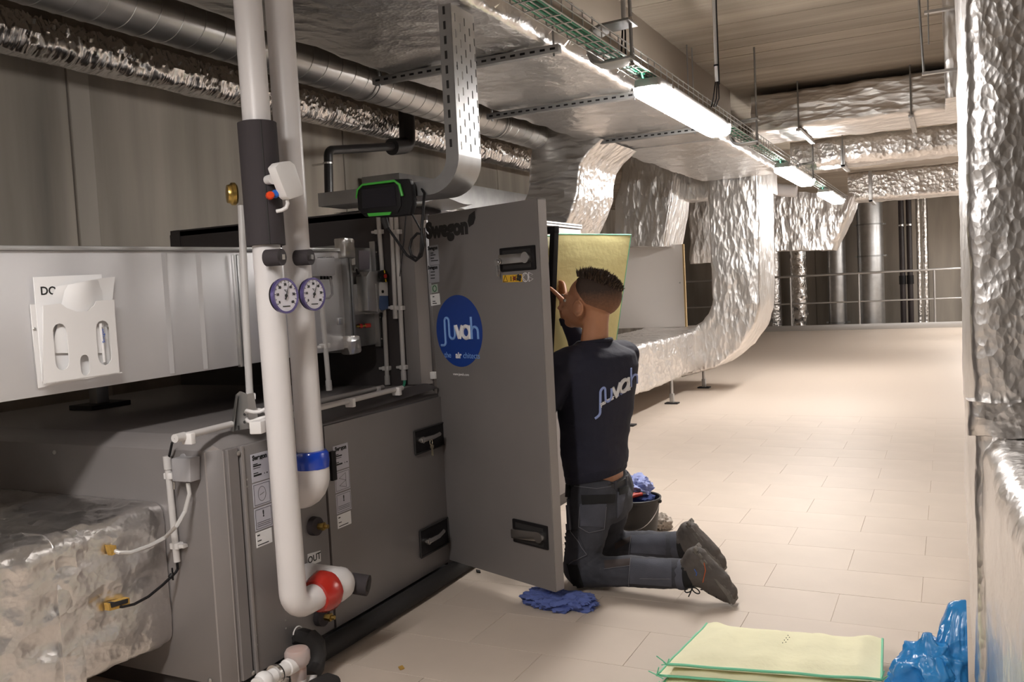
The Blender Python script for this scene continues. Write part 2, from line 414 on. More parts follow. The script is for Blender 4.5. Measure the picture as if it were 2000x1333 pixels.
for k in range(90):
    y = 2.2+k*.045+random.uniform(-.02, .02); z = 2.41+random.uniform(0, .10)
    p = Vector((-1.59, y, z)); d = Vector((random.uniform(.2, 1), random.uniform(-.8, .8), random.uniform(-.2, .9))).normalized()*random.uniform(.015, .04)
    s = Vector((random.uniform(-.3, .3), 1, random.uniform(-1, 1))).normalized()*.006
    m.add([p-s, p+s, p+d], [(0, 1, 2)])
mk('frayed_foil_edge', m, foil_spiky, t, smooth=False)['kind'] = 'stuff'
# S shaped drop duct behind the open door
L = [(1062, 235), (1045, 265), (1035, 300), (1032, 345), (1029, 375), (1015, 410), (995, 455)]
R = [(1180, 272), (1150, 300), (1135, 322), (1132, 345), (1129, 378), (1118, 415), (1095, 465)]
tag(mk('curved_drop_duct', face_duct(L, R, 6.3, .80, 30, r=.025), foil_x, disp=crumple(.010, 4, 5), ang=60), 'S curved foil duct dropping from the overhead duct onto the grey unit', 'duct')
# second drop on to the white board
L = [(1222, 270), (1217, 312), (1210, 365), (1200, 390), (1199, 440), (1197, 482)]
R = [(1330, 262), (1321, 294), (1318, 346), (1311, 395), (1303, 440), (1297, 482)]
tag(mk('slanted_drop_duct', face_duct(L, R, 10.5, .85, 26, r=.03), foil_z, disp=crumple(.012, 4, 6), ang=60), 'slanted foil duct with a glaring side, dropping onto the white board', 'duct')
tag(mk('link_duct', duct_mb([(-3.0, 11.3, 2.55), (-1.9, 11.3, 2.55)], .5, .4, (0, 0, 1), r=.03, step=.06), foil_z, disp=crumple(.01, 4, 8), ang=60), 'short foil duct joining the slanted drop duct to the tall vertical duct', 'duct')
tag(mk('hanging_duct_end', duct_mb([(-2.98, 12.0, 2.94), (-2.98, 12.0, 1.52)], .32, .3, (1, 0, 0), r=.03, step=.05), foil_z, disp=crumple(.02, 4, 9), ang=60), 'narrow foil duct hanging between the slanted and vertical ducts', 'duct')
# tall vertical duct with floor elbow
L = [(1376, 255), (1379, 300), (1384, 420), (1390, 560), (1391, 592), (1384, 615), (1368, 632), (1340, 645), (1300, 650)]
R = [(1474, 262), (1480, 300), (1482, 420), (1484, 560), (1483, 600), (1474, 640), (1445, 682), (1400, 718), (1330, 738)]
tag(mk('vertical_duct', face_duct(L, R, 10.0, .95, 46, r=.03), foil_z, disp=lambda c, f=crumple(.012, 4, 10), g=ridged(.006, 14, 3): f(c)+g(c), ang=60),
    'tall foil wrapped duct coming down and bending along the floor behind the man', 'duct')
# duct along the floor on feet
t = thing('floor_duct', 'low foil wrapped duct on steel feet running along the floor behind the man', 'duct', (-3.0, 8.0, 0))
mk('foil_wrap', duct_mb([(-3.06, 5.7, .475), (-3.06, 11.2, .475)], .47, .86, (0, 0, 1), r=.04, step=.05), foil, t, disp=lambda c, f=crumple(.012, 3.5, 12), g=ridged(.006, 12, 4): f(c)+g(c), ang=60)
for y in (6.2, 7.615, 9.06, 10.43):
    lg = mk('foot_post', MB().cyl((-2.65, y, .012), (-2.65, y, .27), .018, 12), galv, t)
    mk('post_sleeve', MB().box(-2.672, -2.628, y-.022, y+.022, .012, .11), galv, lg, bevel=.003)
    mk('rubber_pad', MB().box(-2.72, -2.58, y-.05, y+.05, 0, .014), black_rub, t, bevel=.003)
# transverse ducts under the ceiling
def trans(name, path, w, h, m_, lab, seed, straps=(), r=.04):
    t = thing(name, lab, 'duct', Vector(path[-1])-Vector((0, 0, w/2)))
    mk('foil_wrap', duct_mb(path, w, h, (0, 0, 1), r=r, step=.06), m_, t, disp=lambda c, f=crumple(.010, 3.5, seed), g=ridged(.010, 8, seed+1): f(c)+g(c), ang=60)
    return t
pa = [(-1.53, 8.43, 2.725), (.9, 8.43, 2.725)]
t = trans('transverse_duct', pa, .33, .8, foil_x, 'upper foil duct crossing the room just under the ceiling, hung on thin rods', 20)
for x in (-1.13, -.25):
    mk('hanger_channel', MB().box(x-.02, x+.02, 7.98, 8.9, 2.525, 2.55), galv, t, bevel=.002)
    for yr in (8.0, 8.88): mk('threaded_rod', MB().cyl((x, yr, 2.52), (x, yr, 2.95), .006, 8), galv_d, t)
pa = [(-1.5, 10.2, 2.58), (.9, 10.2, 2.58)]
t = trans('lower_transverse_duct', pa, .29, .5, foil, 'lower crumpled foil duct crossing the room behind the upper one', 24, r=.09)
mk('hanger_strap', MB().box(-.99, -.95, 9.93, 10.48, 2.40, 2.425).box(-.99, -.95, 9.93, 9.945, 2.40, 2.62), galv, t, bevel=.002)
mk('threaded_rod', MB().cyl((-.97, 9.93, 2.42), (-.97, 9.93, 2.95), .006, 8), galv_d, t)
t = trans('far_transverse_duct', [(-1.3, 14.3, 2.54), (1.2, 14.3, 2.54)], .41, .7, foil, 'far foil duct crossing the room above the guard rail', 28)
mk('hanger_strap', MB().box(-1.02, -.97, 13.93, 14.66, 2.30, 2.33).box(-1.02, -.97, 13.93, 13.95, 2.3, 2.75), galv, t, bevel=.002)
L = [(1497, 372), (1500, 420), (1504, 490)]
R = [(1672, 382), (1655, 425), (1627, 488)]
tag(mk('tapered_drop_box', face_duct(L, R, 13.9, .75, 22, r=.04), foil_z, disp=lambda c, f=crumple(.014, 4, 30), g=ridged(.012, 9, 3): f(c)+g(c), ang=60), 'tapered foil box under the farthest light, narrowing downwards', 'duct')
t = thing('short_white_pipe', 'short white pipe stub beside the vertical foil duct', 'pipe', (-2.3, 13.4, 2.5))
mk('pipe', MB().cyl((-2.6, 13.4, 2.62), (-1.95, 13.4, 2.5), .09, 20), white_pipe, t); mk('hanger_rod', MB().cyl((-2.3, 13.4, 2.6), (-2.3, 13.4, 2.95), .006, 8), galv_d, t)
tag(mk('duct_stub', duct_mb([(.33, 6.2, 2.3), (.33, 6.2, 2.94)], .66, .5, (1, 0, 0), r=.03, step=.06), foil_z, disp=crumple(.012, 4, 33), ang=60), 'foil duct behind the top of the wrapped column', 'duct')
t = thing('hanger_bracket', 'thin rod and steel cross strips beside the top of the wrapped column', 'bracket', (-.08, 5.9, 2.4))
mk('rod', MB().cyl((-.11, 5.9, 2.45), (-.13, 5.9, 2.95), .007, 8), galv_d, t); mk('rod', MB().cyl((-.08, 5.9, 2.62), (-.08, 5.9, 2.95), .004, 8), galv_d, t)
mk('strip', MB().box(-.12, .1, 5.88, 5.92, 2.445, 2.46), galv, t); mk('strip', MB().box(-.1, .1, 5.88, 5.92, 2.80, 2.815), galv, t)
# wrapped column at the right
t = thing('wrapped_column_duct', 'massive foil wrapped duct rising like a column beside the blue bag', 'duct', (.5, 3.3, 0))
f1, g1 = crumple(.009, 4, 40), ridged(.004, 12, 41)
mk('riser', duct_mb([(.5, 3.42, .1), (.5, 3.42, 2.96)], .9, 1.72, (1, 0, 0), r=.035, step=.045), foil_near_z, t, disp=lambda c: f1(c)+g1(c), ang=60)
m = duct_mb([(.51, 2.75, .41), (.54, 1.9, .41), (.585, .35, .41)], .9, .9, (1, 0, -.0), r=.06, step=.045)
mk('base_run', m, foil_near, t, disp=lambda c: .8*f1(c)+.7*g1(c), ang=60)
mk('tape_collar', duct_mb([(.5, 2.58, .86), (.5, 2.58, .95)], .925, .10, (1, 0, 0), r=.04, step=.02), foil_near, t, disp=crumple(.012, 14, 44), ang=60)
# foil round duct along the wall and spiral duct
def round_mb(c0, c1, r, nl, nr, fn=None):
    c0, c1 = Vector(c0), Vector(c1); R = []
    for i in range(nl+1):
        p = c0.lerp(c1, i/nl); R.append([p+Vector((math.cos(2*PI*k/nr), 0, math.sin(2*PI*k/nr)))*r for k in range(nr)])
    return MB().rings(R)
def spiky(c):
    a = math.atan2(c.z-2.6, c.x+3.88); up = max(0, math.sin(a)*.8+.45)
    n_ = noise.ridged_multi_fractal(Vector((a*1.0, c.y*11+1.5*math.sin(a*2), a*.3)), .8, 2.2, 3, 1.0, 2.0)-1.1
    return max(-.02, min(.05, n_*.032))*(.12+1.0*up)+.008*noise.noise(Vector((a*2, c.y*4, 3)))
t = thing('foil_round_duct', 'gathered shiny foil wrapped round duct along the concrete wall', 'duct', (-3.88, 5, 2.5))
mk('foil_wrap', round_mb((-3.88, 1.6, 2.6), (-3.88, 9.0, 2.6), .098, 900, 40), foil_spiky, t, disp=spiky, ang=40)
mk('gathered_joint', round_mb((-3.88, 2.66, 2.6), (-3.88, 2.74, 2.6), .09, 8, 40), foil_spiky, t, disp=spiky)
t = thing('spiral_duct', 'bare grey spiral wound round duct between the foil duct and the overhead duct', 'duct', (-2.84, 4, 2.35))
mk('tube', round_mb((-2.84, 1.2, 2.478), (-2.84, 6.5, 2.478), .108, 10, 48), spiral_m, t)
sp = [Vector((-2.84+.1085*math.cos(a), 1.2+a/(2*PI)*.115, 2.478+.1085*math.sin(a))) for a in [i*2*PI/40 for i in range(int(46*40))]]
mk('spiral_seam', MB().tube(sp, .0022, 5), spiral_m, t)
for y in (4.03, 5.6, 6.35):
    c = MB()
    c.lathe((-2.84, y, 2.478), (0, 1, 0), [(0, .108), (0, .114), (.012, .116), (.024, .114), (.024, .108)], 48); mk('collar', c, spiral_m, t)
    mk('gasket', MB().lathe((-2.84, y+.03, 2.478), (0, 1, 0), [(0, .108), (0, .111), (.008, .111), (.008, .108)], 48), black_rub, t)
# ================================================================ wire cable tray
TXL, TXR, TZ, TH = -1.372, -1.262, 2.306, .06
t = thing('wire_cable_tray', 'long zinc wire cable tray carrying green cables above the lights', 'cable tray', (-1.31, 7, TZ))
lw = MB()
for x, z in ((TXL, TZ+TH), (TXL, TZ), (-1.335, TZ), (-1.3, TZ), (TXR, TZ), (TXR, TZ+TH), (TXR, TZ+.032)):
    lw.cyl((x, 2.2, z), (x, 13.2, z), .003, 6)
mk('long_wires', lw, galv, t)['kind'] = 'stuff'
cw = None
for k in range(105):
    y = 2.25+k*.105
    if cw is None:
        cw = mk('cross_wire', MB().tube([(TXL, y, TZ+TH+.006), (TXL, y, TZ+.006), (TXL+.006, y, TZ-.003), (TXR-.006, y, TZ-.003), (TXR, y, TZ+.006), (TXR, y, TZ+TH+.006)], .0027, 6), galv, t); y0 = y
    else:
        o = bpy.data.objects.new('cross_wire', cw.data); COL.objects.link(o); o.parent = t; o.location = (0, y-y0, 0)
random.seed(3)
for k in range(7):
    x = TXL+.02+k*.012; z = TZ+.009+(k % 2)*.010; ye = 12.8
    P = [(x+random.uniform(-.004, .004), 2.2+i*.35, z+random.uniform(-.002, .002)) for i in range(int((ye-2.2)/.35)+1)]
    mk('green_cable', MB().tube(P, .0055, 8), green_m, t)
def tray_hanger(x, y, label):
    h = thing('tray_hanger', label, 'bracket', (x, y, 2.25), 'C shaped hangers of the wire cable tray')
    xr = x+.075; pr = [(xr, y, 2.44), (x-.06, y, 2.435), (x-.105, y, 2.42), (x-.125, y, 2.385), (x-.125, y, 2.315), (x-.108, y, 2.275), (x-.06, y, 2.262), (xr, y, 2.268)]
    m = MB(); R = []
    for p in pr: R.append([Vector(p)+Vector((0, -.035, 0)), Vector(p)+Vector((0, .035, 0))])
    pin = [(xr, y, 2.43), (x-.055, y, 2.425), (x-.095, y, 2.411), (x-.115, y, 2.382), (x-.115, y, 2.318), (x-.098, y, 2.285), (x-.055, y, 2.273), (xr, y, 2.278)]
    ring = [Vector(p)-Vector((0, .065, 0)) for p in pr+pin[::-1]]
    m.prism(ring, (0, .13, 0)); mk('arm', m, galv_d, h, bevel=.002)
    mk('rod', MB().cyl((x+.06, y, 2.25), (x+.06, y, 2.95), .007, 10), galv_d, h)
    for zn in (2.445, 2.248): mk('nut', MB().cyl((x+.06, y, zn), (x+.06, y, zn+.012), .013, 6), steel, h)
    return h
tray_hanger(-1.285, 3.78, 'C shaped tray hanger above the near end of the closest light')
tray_hanger(-1.285, 6.62, 'C shaped tray hanger halfway along the wire tray, before the second light')
tray_hanger(-1.285, 9.6, 'small C shaped tray hanger above the second light')
t = thing('cable_drop_conduit', 'white conduit with a dark cable dropping from the ceiling to the wire tray', 'conduit', (-1.21, 5.35, 2.3))
mk('pipe', MB().cyl((-1.215, 5.36, 2.47), (-1.215, 5.36, 2.95), .012, 14), cond_m, t)
mk('clip', MB().cyl((-1.215, 5.36, 2.56), (-1.215, 5.36, 2.57), .017, 12), black_pl, t)
for dx in (-.012, 0, .01):
    mk('cable', MB().tube([(-1.215+dx*.5, 5.36, 2.49), (-1.215+dx, 5.352, 2.44), (-1.22+dx*1.6, 5.35, 2.37), (-1.24+dx*1.2, 5.36, 2.325)], .004, 7), black_pl, t)
mk('dark_cable', MB().cyl((-1.2, 5.35, 2.45), (-1.2, 5.35, 2.95), .004, 7), black_pl, t)
t = thing('cable_drop_conduit', 'white conduit end with black cables hanging into the first tray hanger', 'conduit', (-1.31, 3.95, 2.3))
mk('pipe', MB().cyl((-1.31, 3.95, 2.51), (-1.31, 3.95, 2.95), .011, 14), cond_m, t)
for dx in (-.008, .006): mk('cable', MB().tube([(-1.31+dx*.3, 3.95, 2.53), (-1.31+dx, 3.945, 2.44), (-1.315+dx*1.5, 3.94, 2.33)], .004, 7), black_pl, t)
tag(mk('thin_rod', MB().cyl((-1.62, 6.25, 2.5), (-1.62, 6.25, 2.95), .005, 8), galv_d), 'thin steel rod beside the concrete beam above the tray', 'rod')
# ================================================================ far guard rail, pipes, board
rail_m = mat('galvanised_rail', (.55, .54, .53), .4, .8)
t = thing('guard_rail', 'galvanised two bar guard rail at the far edge of the floor', 'railing', (-1.7, 21.1, 0))
mk('top_rail', MB().cyl((-6.6, 21.1, 1.255), (.9, 21.1, 1.255), .026, 12), rail_m, t)
mk('mid_rail', MB().cyl((-6.6, 21.1, .625), (.9, 21.1, .625), .018, 12), rail_m, t)
mk('kick_plate', MB().box(-6.6, .9, 21.07, 21.1, 0, .125), rail_m, t, bevel=.004)
for x in (-6.2, -4.74, -3.27, -1.8, -.28): mk('post', MB().cyl((x, 21.1, .0), (x, 21.1, 1.25), .023, 12), rail_m, t)
for nm, x, r, m_, lab, bands in (('riser_pipe', -1.62, .285, galv, 'widest bare steel riser pipe behind the guard rail', (2.35, 1.62)), ('riser_pipe', -2.37, .205, galv, 'narrower bare steel riser pipe behind the rail, left of the widest one', (.1,)),
                                 ('foil_riser', -3.24, .19, foil_spiky, 'foil wrapped riser pipe behind the guard rail next to the first rail post', ()), ('foil_riser', -3.83, .17, foil, 'foil wrapped riser pipe half hidden behind the tall vertical duct', ()),
                                 ('slim_riser', -.60, .045, foil, 'slim silver riser pipe behind the rail, next to the black ones', ()), ('slim_riser', -.47, .05, foil, 'slim silver riser pipe behind the rail, farthest from the wide steel ones', ())):
    q = thing(nm, lab, 'pipe', (x, 22.2, -1.2))
    nl = 120 if m_ is not galv else 6
    R = [[Vector((x, 22.2, -1.2+4.14*i/nl))+Vector((math.cos(2*PI*k/28), math.sin(2*PI*k/28), 0))*r for k in range(28)] for i in range(nl+1)]
    mk('tube', MB().rings(R), m_, q, disp=ridged(.02, 4, 3) if m_ is foil_spiky else None)
    for b in bands:
        br = mk('clamp_band', MB().lathe((x, 22.2, b), (0, 0, 1), [(0, r), (0, r+.012), (.035, r+.012), (.035, r)], 32).box(x-r-.06, x-r, 22.18, 22.22, b, b+.035).box(x+r, x+r+.06, 22.18, 22.22, b, b+.035), galv_d, q)
for x in (-.95, -.79):
    q = thing('black_riser', 'black riser pipe behind the guard rail, '+('beside its twin on the wide pipe side' if x < -.9 else 'next to the slim silver pipes'), 'pipe', (x, 22.2, -1.2))
    mk('tube', MB().cyl((x, 22.2, -1.2), (x, 22.2, 2.94), .06, 16), mat('black_pipe', (.03, .022, .022), .5), q)
    mk('socket', MB().cyl((x, 22.2, .95), (x, 22.2, 1.15), .075, 16), black_pl, q); mk('clamp', MB().cyl((x, 22.2, 2.28), (x, 22.2, 2.32), .068, 16), steel, q)
board_m = mat('white_board', (.88, .83, .79), .6, var=(1, .03)); ply = mat('plywood_edge', (.55, .38, .18), .7)
t = thing('white_board_panel', 'large plain white board panel standing behind the man on the low foil duct', 'board', (-3.4, 10.9, .72))
mk('board', MB().box(-4.0, -2.975, 10.88, 10.92, .715, 1.75), board_m, t, bevel=.003); mk('plywood_edge', MB().box(-2.975, -2.955, 10.88, 10.92, .715, 1.75), ply, t)
mk('screw', MB().sphere((-3.02, 10.878, 1.27), .01, 8, 6), screw_m, t)
# ================================================================ grey unit, low section
FX = -2.06; EY = 2.035
t = thing('low_air_handling_unit', 'low grey metal unit section with two key locked door handles and white pipes in front', 'ventilation unit', (-2.86, 2.72, 0))
BASE = t
def plan(x, e, y1, c):
    return [(-3.67, e), (x-c, e), (x, e+c), (x, y1), (-3.67, y1)]
b = MB()
b.rings([[(x, y, z) for x, y in plan(FX-.015-i, EY+i, 3.40, .036)] for z, i in ((.075, 0), (.838, 0), (.88, .05))])
body = mk('body', b, unit_grey, t, bevel=.002, seg=1)
c = MB().add([(FX-.0535, EY-.0015, .075), (FX-.0150, EY+.0345+.0015-.0015, .075), (FX-.015, EY+.0345, .835), (FX-.0345, EY+.016, .856), (FX-.0535, EY-.0015, .835)], [(0, 1, 2, 3, 4)])
post = MB().prism([(FX-.055, EY-.003, .075), (FX-.013, EY+.039, .075), (FX-.013, EY+.039, .832), (FX-.034, EY+.018, .852), (FX-.055, EY-.003, .832)], (-.004, .004, 0))
mk('corner_post', post, unit_edge, t, bevel=.001, seg=1)
mk('post_strip', MB().box(FX-.016, FX-.004, 2.082, 2.128, .078, .835), unit_grey, t, bevel=.002, seg=1)
sp_ = mk('service_panel', MB().box(FX-.016, FX, 2.135, 2.55, .08, .836), unit_grey, t, bevel=.003)
fd = mk('filter_door', MB().box(FX-.016, FX, 2.562, 3.395, .076, .832), unit_grey, t, bevel=.003)
mk('panel_lip', MB().box(FX, FX+.006, 2.135, 2.143, .08, .836), unit_edge, sp_)
mk('base_frame', MB().box(-3.6, FX-.03, EY+.03, 3.39, 0, .075), unit_dark, t)
mk('rail', MB().box(FX-.03, FX-.012, EY+.05, 3.39, .04, .06), galv_d, t, bevel=.002)
mk('top_flap', MB().hexa([(FX-.02, 2.56, .846), (FX-.002, 2.56, .846), (FX-.002, 3.385, .872), (FX-.09, 3.385, .886), (FX-.075, 2.56, .884), (FX-.07, 2.57, .886), (FX-.06, 3.385, .892), (FX-.085, 3.385, .892)]), unit_dark, t)
def screw(p, ax, r, parent): mk('screw', MB().lathe(p, ax, [(0, r), (r*.35, r), (r*.7, r*.6), (r*.8, 0)], 10), screw_m, parent)
for (px_, py_, r) in ((465, 886, .008), (482, 937, .0045), (482, 951, .0045), (499, 1243, .0045), (501, 1260, .0045), (557, 1212, .0045), (558, 1228, .0045), (494, 1315, .008)):
    screw(at(px_, py_, X=FX-.002), (1, 0, 0), r, sp_)
for xy in ((384, 898), (107, 884), (411, 1330)): screw(at(*xy, Y=EY), (0, -1, 0), .008, body)
def front_label(parent, q, X=FX+.0012, name='sticker', m=None):
    P = [at(*p, X=X) for p in q]; mb = MB(); mb.prism(P, (-.001, 0, 0)); return mk(name, mb, m or sticker, parent)
def bars(parent, x, rows, name='printed_lines'):
    """printed lines: rows of (y0, y1, z, height)"""
    mb = MB()
    for y0, y1, z, h in rows: mb.box(x, x+.0005, y0, y1, z, z+h)
    mk(name, mb, ink, parent)['kind'] = 'stuff'
def sticker_column(parent, x0, y0, x1, lean, sym):
    """a column of four labels on the front, top corner at pixel x0,y0"""
    a = at(x0, y0, X=FX+.0012); wy = at(x1, y0-9, X=FX+.0012).y-a.y; y = a.y; z = a.z-.004
    def lab(z1, h, ww=1, m=None): return mk('sticker', MB().box(FX-.001, FX+.0012, y, y+wy*ww, z1-h, z1), m or sticker, parent, bevel=.0006, seg=1)
    X = FX+.0013; E1 = Vector((0, 1, 0)); E3 = Vector((0, 0, 1))
    lab(z, .094)
    lettering('Swegon', .022, (X, y+wy*.5, z-.014), E1, E3, ink, parent, bold=.0012)
    bars(parent, X, [(y+.008, y+.03, z-.036, .003), (y+.008, y+wy*.55, z-.043, .005), (y+.008, y+wy*.5, z-.049, .002), (y+.008, y+.03, z-.066, .003), (y+.008, y+wy*.55, z-.075, .006), (y+wy*.7, y+wy*.73, z-.074, .004), (y+wy*.83, y+wy*.9, z-.074, .004)])
    z -= .098; lab(z, .078)
    fr = MB()
    def frame(zt, h):
        for q in ((y+.004, y+wy-.004, zt-.006, .0012), (y+.004, y+wy-.004, zt-h+.005, .0012)): fr.box(X, X+.0004, q[0], q[1], q[2], q[2]+q[3])
        fr.box(X, X+.0004, y+.004, y+.0052, zt-h+.005, zt-.005); fr.box(X, X+.0004, y+wy-.0052, y+wy-.004, zt-h+.005, zt-.005)
    frame(z, .078); cz = z-.039; cy = y+wy/2
    if sym == 'circle':
        fr.tube([(X, cy+.018*math.cos(i*PI/12), cz+.024*math.sin(i*PI/12)) for i in range(25)], .0007, 4); fr.tube([(X, cy-.011, cz-.003), (X, cy+.011, cz+.003)], .0007, 4)
    else:
        fr.tube([(X, cy-.02, cz+.012), (X, cy+.02, cz+.026)], .0006, 4); fr.tube([(X, cy-.02, cz+.012), (X, cy+.02, cz-.002)], .0006, 4)
        fr.tube([(X, cy-.02, cz-.016), (X, cy+.02, cz-.002)], .0006, 4); fr.tube([(X, cy-.02, cz-.016), (X, cy+.02, cz-.028)], .0006, 4); fr.tube([(X, cy+.02, cz+.026), (X, cy+.02, cz-.028)], .0006, 4)
    z -= .083; lab(z, .075); frame(z, .075); cz = z-.024
    mk('symbol', fr, ink, parent)['kind'] = 'stuff'
    lettering('!', .03, (X, cy, cz), E1, E3, ink, parent, bold=.0012)
    bars(parent, X, [(y+.01, y+wy-.01, z-.050-k*.006, .0015) for k in range(3)])
    z -= .080; lab(z, .05, .92, paper)
    bars(parent, X, [(y+.006, y+.018, z-.012, .004), (y+.006, y+.024, z-.03, .003), (y+.006, y+wy*.7, z-.044, .003)])
sticker_column(sp_, 489, 887, 523, 0, 'circle')
sticker_column(fd, 650, 871, 679, 0, 'triangles')
pl = front_label(sp_, [(601, 1083), (626, 1076), (627, 1097), (602, 1107)], name='sign', m=white_pl)
a, b_ = at(602, 1095, X=FX+.0014), at(626, 1087, X=FX+.0014)
lettering('OUT', .034, (a+b_)/2, (0, 1, 0), (0, 0, 1), ink, sp_, bold=.0006)
mk('black_strip', MB().box(FX-.002, FX+.012, at(643, 900, X=FX).y, at(652, 900, X=FX).y, at(646, 940, X=FX).z, at(646, 882, X=FX).z), black_pl, sp_, bevel=.002)
def front_handle(q, lever, key, parent):
    P = [at(*p, X=FX+.004) for p in q]; ys = [p.y for p in P]; zs = [p.z for p in P]
    y0, y1, z0, z1 = min(ys), max(ys), min(zs), max(zs); z0 += .012; z1 -= .012
    R = [(y0, z0), (y1, z0), (y1, z1), (y0, z1)]
    mk('handle_recess', MB().box(FX-.003, FX+.006, y0, y1, z0, z1), black_pl, parent, bevel=.004)
    mk('recess_rim', MB().tube([(FX+.006, a, b) for a, b in R+[R[0]]], .004, 6), black_rub, parent)
    l0, l1 = [at(*p, X=FX+.03) for p in lever]
    lv = MB(); lv.tube([l0-Vector((.0, .012, 0)), l0, l0.lerp(l1, .5)+Vector((.012, 0, 0)), l1], [.011, .012, .010, .010], 12)
    lv.cyl(l0+Vector((-.03, 0, 0)), l0+Vector((.004, 0, 0)), .015, 16); mk('handle_lever', lv, steel, parent)
    if key: keys(at(key[0], key[1], X=FX+.045), parent)
key_m = mat('key_metal', (.62, .56, .42), .35, 1.0)
def keys(p, parent):
    p = Vector(p); m = MB(); m.tube([p+Vector((0, .010*math.cos(a), -.005+.012*math.sin(a))) for a in [i*2*PI/14 for i in range(15)]], .0013, 6)
    for dx, l in ((0, .03), (.004, .034)):
        m.lathe(p+Vector((dx, 0, -.024)), (1, 0, 0), [(0, .009), (.0025, .009)], 12); m.box(p.x+dx, p.x+dx+.0025, p.y-.0035, p.y+.0035, p.z-.03-l, p.z-.03)
    mk('keys', m, key_m, parent)
front_handle([(808, 838), (864, 825), (868, 874), (812, 886)], [(826, 860), (858, 848)], (842, 862), fd)
front_handle([(819, 1033), (872, 1016), (876, 1066), (822, 1083)], [(838, 1058), (866, 1038)], None, fd)
# ================================================================ grey unit, tall section with open door
t = thing('tall_air_handling_unit', 'tall dark grey unit section standing open behind the low one', 'ventilation unit', (-2.86, 4.5, 0)); TOWER = t
TF = -2.12; TY = 3.405
ep = mk('end_panel', MB().box(-3.67, TF-.045, TY, TY+.03, .08, 1.69), unit_dark, t, bevel=.003)
mk('top_panel', MB().add([(-3.67, TY, 1.66), (TF-.03, TY, 1.66), (TF-.03, 5.2, 1.66), (-3.67, 5.2, 1.66), (-3.67, TY, 1.695), (TF-.06, TY, 1.695), (TF-.06, 5.2, 1.695), (-3.67, 5.2, 1.695)],
   [(3, 2, 1, 0), (4, 5, 6, 7), (0, 1, 5, 4), (1, 2, 6, 5), (2, 3, 7, 6), (3, 0, 4, 7)]), unit_dark, t, bevel=.002)
mk('corner_cap', MB().prism([(-3.67, TY-.004, 1.60), (-3.60, TY-.004, 1.60), (-3.60, TY-.004, 1.695), (-3.645, TY-.004, 1.695), (-3.67, TY-.004, 1.67)], (0, .01, 0)), unit_dark, t)
mk('side_strip', MB().box(TF-.115, TF-.044, TY-.006, TY+.01, .885, 1.655), unit_grey, t, bevel=.002)
mk('corner_post', MB().prism([(TF-.044, TY-.004, .885), (TF, TY+.04, .885), (TF-.03, TY+.04, .885), (TF-.06, TY+.008, .885)], (0, 0, .772)), unit_edge, t, bevel=.0015, seg=1)
mk('frame_post', MB().box(TF-.06, TF, TY+.035, TY+.075, .08, 1.66).box(TF-.06, TF, 4.17, 4.23, .08, 1.66), unit_dark, t, bevel=.002)
mk('front_panel', MB().box(TF-.03, FX, 4.24, 5.19, .08, 1.65), unit_grey, t, bevel=.003)
mk('inner_wall', MB().box(-3.66, -3.64, TY+.03, 5.19, .08, 1.66).box(-3.66, TF-.05, 4.5, 4.52, .08, 1.66).box(-3.66, TF-.03, TY+.03, 5.19, .075, .095), unit_dark, t)
mk('base_frame', MB().box(-3.6, FX-.03, TY+.02, 5.15, 0, .075), unit_dark, t)
mk('top_trim', MB().box(TF-.05, FX+.01, 4.2, 5.19, 1.652, 1.678), mat('white_aluminium_trim', (.66, .63, .61), .4), t, bevel=.003)
mk('trim_groove', MB().box(FX+.0095, FX+.012, 4.22, 5.18, 1.664, 1.669), black_rub, t)
for z in (1.612, .925): mk('hinge', MB().box(TF-.005, TF+.022, TY+.012, TY+.03, z-.016, z+.016), white_pl, t, bevel=.002)
# the open door
DH = Vector((-2.083, 3.402, 0)); DO = Vector((-1.430, 3.152, 0)); DU = (DO-DH).normalized(); DW = (DO-DH).length
DN = Vector((DU.y, -DU.x, 0)); DV = Vector((0, 0, 1)); DC = (DH+DO)/2
door = mk('open_door', MB().obox(DC-DN*.026+DV*.864, DU, DV, DN, DW, 1.566, .052), unit_grey, t, bevel=.004, label='tall dark grey door swung open towards the camera, with a round blue sticker')
mk('edge_strip', MB().obox(DO-DN*.026+DV*.864+DU*.0012, DU, DV, DN, .003, 1.555, .044), unit_edge, door)
FZ0 = Vector(DH)+DN*.001
def dp(x, y, off=.001): return atp(x, y, DH+DN*off, DN)
def dlabel(q, m, name='sticker', off=.0012):
    P = [dp(*p, off=off) for p in q]; return mk(name, MB().prism(P, -DN*.0012), m, door)
c = dp(873, 442); logo_m = mat('dark_logo', (.02, .018, .018), .5)
w_ = (dp(915, 445)-dp(833, 446)).length
lettering('Swegon', w_/3.15, c-DU*.006-DV*.012, DU, DV+DU*.0, logo_m, door, bold=.006, label='dark maker lettering at the top of the door')
lf = MB(); lc = dp(922, 429, .0012)
lf.prism([lc+DU*a+DV*b for a, b in ((-.022, -.03), (-.03, -.005), (-.018, .02), (.02, .035), (.022, .005), (.008, -.02))], DN*.0005); mk('leaf_emblem', lf, logo_m, door)
grey_st = mat('grey_sticker', (.33, .33, .36), .5)
dlabel([(836, 481), (855, 478), (858, 516), (838, 519)], grey_st); dlabel([(837, 520), (857, 517), (858, 551), (839, 554)], grey_st)
dlabel([(842, 557), (854, 555), (855, 571), (843, 573)], mat('green_white_sticker', (.42, .48, .42), .5)); dlabel([(840, 576), (858, 573), (860, 595), (842, 598)], paper)
g_ = dp(849, 564, .0016); mk('ring_mark', MB().tube([g_+(DU*math.cos(a)+DV*math.sin(a))*.013 for a in [i*2*PI/18 for i in range(19)]], .0025, 6), mat('dark_green', (.06, .16, .08), .5), door)
